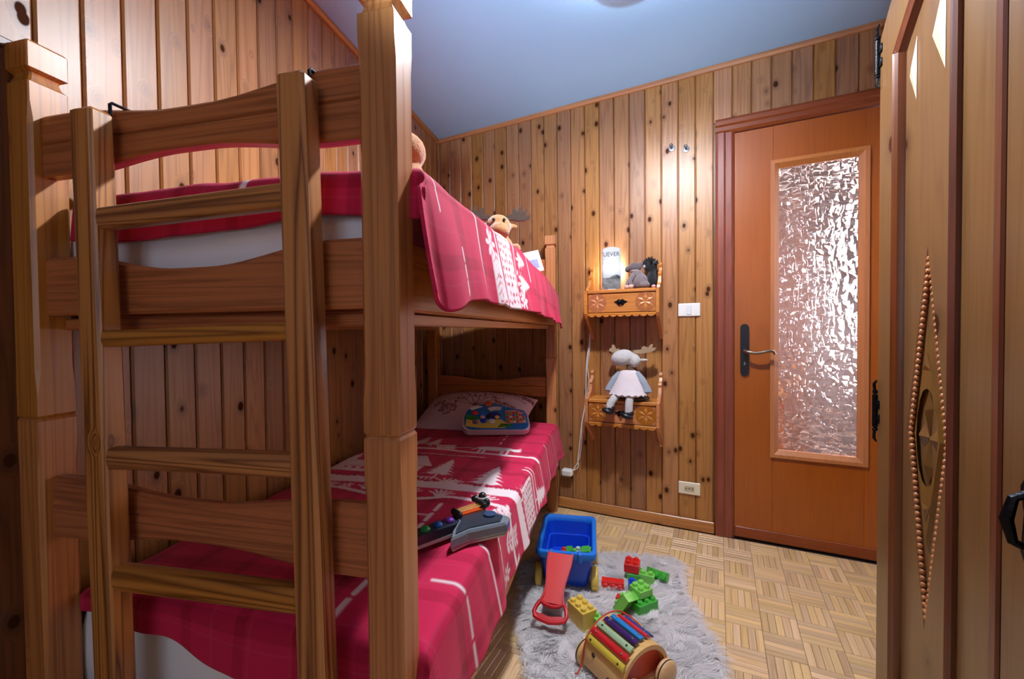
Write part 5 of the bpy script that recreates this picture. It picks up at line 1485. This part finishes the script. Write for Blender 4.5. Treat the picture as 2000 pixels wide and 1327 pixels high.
# antlered doll on the lower shelf
dl = empty('antlered_doll', far(.455, .115, .6805), FAR_RZ); tag(dl, 'white knitted doll with antlers, dress and black shoes on the lower shelf', 'doll')
M_KNIT = plain('white_knit', S(220, 216, 216), .95, noise_amt=.1, noise_scale=150, bump=1.0, bump_scale=240, sheen=.3)
M_DRESS = plain('white_cotton_dress', S(228, 214, 218), .9, noise_amt=.06, noise_scale=30, bump=.3, bump_scale=60)
hd_b = MB().ball((-.030, 0, .222), (.062, .044, .044), rot=Matrix.Rotation(-.25, 3, 'Y')).ball((.028, .006, .208), (.034, .032, .036))
remesh(ob('head', hd_b, M_KNIT, dl), .006)
for sx, pts in ((-1, [(-.050, .252), (-.078, .246), (-.104, .256), (-.100, .272), (-.088, .268), (-.090, .290), (-.078, .288), (-.070, .268), (-.050, .270)]), (1, [(.020, .246), (.060, .244), (.100, .250), (.132, .262), (.138, .276), (.120, .276), (.122, .296), (.108, .292), (.098, .274), (.078, .284), (.066, .280), (.064, .266), (.024, .262)])):
    ob('antler', MB().prism(pts, .012, .030, lambda a, b2, h: (a, h, b2)), plain('taupe_antler' + str(sx), S(176, 148, 118), .95, noise_amt=.1, bump=.5), dl)
ob('ear', MB().ball((.076, .004, .212), (.026, .008, .007), 10, 7), M_KNIT, dl, smooth=0)
ob('neck', MB().tube([(.010, .008, .150), (.008, .006, .185)], .020, 12), plain('brown_knit', S(110, 84, 62), .95), dl, smooth=60)
dr_ = MB(); rings = []
for z, w, d2, oy in ((.158, .030, .024, .006), (.150, .046, .032, .006), (.110, .062, .044, 0), (.060, .086, .058, -.010), (.034, .098, .068, -.018), (.030, .095, .066, -.018)):
    rings.append([(w * math.cos(2 * PI * k / 36) * (1 + .03 * math.cos(k * 2.1) * (1 if z < .08 else 0)), oy + d2 * math.sin(2 * PI * k / 36), z + (.004 * math.cos(k * PI) if z < .04 else 0)) for k in range(36)])
ob('dress', dr_.loft(rings), M_DRESS, dl, smooth=50)
ob('seat_cushion', MB().ball((.03, -.005, .016), (.080, .055, .017), 18, 8), plain('dark_brown_cloth', S(66, 46, 34), .95), dl, smooth=0)
for sx in (-1, 1):
    ob('sleeve', MB().tube(wobble([(sx * .040, .004, .142), (sx * .068, -.004, .110), (sx * .096, -.012, .060), (sx * .100, -.016, .044)], 4), [.018] * 4 + [.020] * 4 + [.021] * 4 + [.014], 12), plain('grey_blue_knit' + str(sx), S(170, 178, 192), .95, noise_amt=.1, noise_scale=150, bump=.8, bump_scale=240), dl, smooth=60)
for x0, x1, zf in ((-.058, -.080, -.030), (.022, .016, -.048)):
    lg = ob('leg', MB().tube(wobble([(x0, -.020, .024), (x0 - .004, -.062, .014), (x1, -.074, -.020), (x1, -.076, zf - .006)], 4), .020, 12), M_KNIT, dl, smooth=60)
    ob('shoe', MB().ball((x1 - .010, -.086, zf - .020), (.032, .024, .016), 14, 9, rot=Matrix.Rotation(.3, 3, 'Y')).ball((x1 + .004, -.078, zf - .008), (.022, .021, .016), 12, 8), plain('black_shoe', S(24, 24, 30), .35), dl, smooth=0)
# ------------------------------------------------------------------ ceiling lamp (just above the frame)
LPX, LPY = .36, 1.33
cl = empty('ceiling_lamp', (LPX, LPY, 0))
em, nt, eb = new_mat('opal_glass_lit')
eb.inputs['Base Color'].default_value = (.9, .9, .9, 1); eb.inputs['Emission Color'].default_value = (.93, .96, 1.0, 1); eb.inputs['Emission Strength'].default_value = 1300.0
cz = ceil_z((LPX, LPY))
ob('globe', MB().ball((0, 0, 2.245), (.05, .05, .045), 16, 10), em, cl, smooth=0)
ob('stem', MB().tube([(0, 0, 2.285), (0, 0, cz - .012)], .008, 10), M_STEEL, cl)
ob('rose', MB().lathe([(.02, cz - .025), (.05, cz - .015), (.055, cz - .001)], n=24), M_WHITE, cl)
dm, nt, _b2 = new_mat('added_drum_cloth')
tl2 = nt.nodes.new('ShaderNodeBsdfTranslucent'); df2 = nt.nodes.new('ShaderNodeBsdfDiffuse'); mx2 = nt.nodes.new('ShaderNodeMixShader'); mx2.inputs[0].default_value = .5
tl2.inputs[0].default_value = df2.inputs[0].default_value = (.82, .80, .76, 1)
nt.links.new(df2.outputs[0], mx2.inputs[1]); nt.links.new(tl2.outputs[0], mx2.inputs[2]); nt.links.new(mx2.outputs[0], nt.nodes['Material Output'].inputs[0])
ob('added_drum_shade', MB().loft([[(.115 * math.cos(2 * PI * k / 32), .115 * math.sin(2 * PI * k / 32), z) for k in range(32)] for z in (2.205, 2.300)], caps=False), dm, cl, smooth=0, recalc=False)  # unseen drum, added to hold lamp light off the upper left wall
tag(cl, 'ceiling lamp above the rug with an added white drum shade', 'lamp')

# unseen floor lamp, added behind the camera to brighten the ceiling
ul = empty('added_uplighter', (-.10, -.30, 0)); tag(ul, 'unseen floor lamp added to brighten the ceiling', 'lamp')
ob('base', MB().lathe([(.10, 0), (.10, .012), (.02, .02)], n=24), M_STEEL, ul)
ob('pole', MB().tube([(0, 0, .015), (0, 0, 1.26)], .009, 10), M_STEEL, ul)
hdr = (Vector((.30, 1.45, 2.35)) - Vector((-.10, -.30, 1.33))).normalized()
ob('head', MB().tube([Vector((0, 0, 1.33)) - hdr * .05, Vector((0, 0, 1.33)) - hdr * .02, Vector((0, 0, 1.33)) + hdr * .05], [.02, .045, .055], 18, caps=False), M_STEEL, ul)
sd2 = bpy.data.lights.new('added_uplight', 'SPOT'); sd2.energy = 300.0; sd2.color = (.64, .84, 1.0); sd2.spot_size = math.radians(58); sd2.spot_blend = 1.0; sd2.shadow_soft_size = .03
so2 = bpy.data.objects.new('added_uplight', sd2); COL.objects.link(so2); so2.parent = ul
so2.location = Vector((0, 0, 1.33)) + hdr * .04; so2.rotation_euler = hdr.to_track_quat('-Z', 'Y').to_euler()
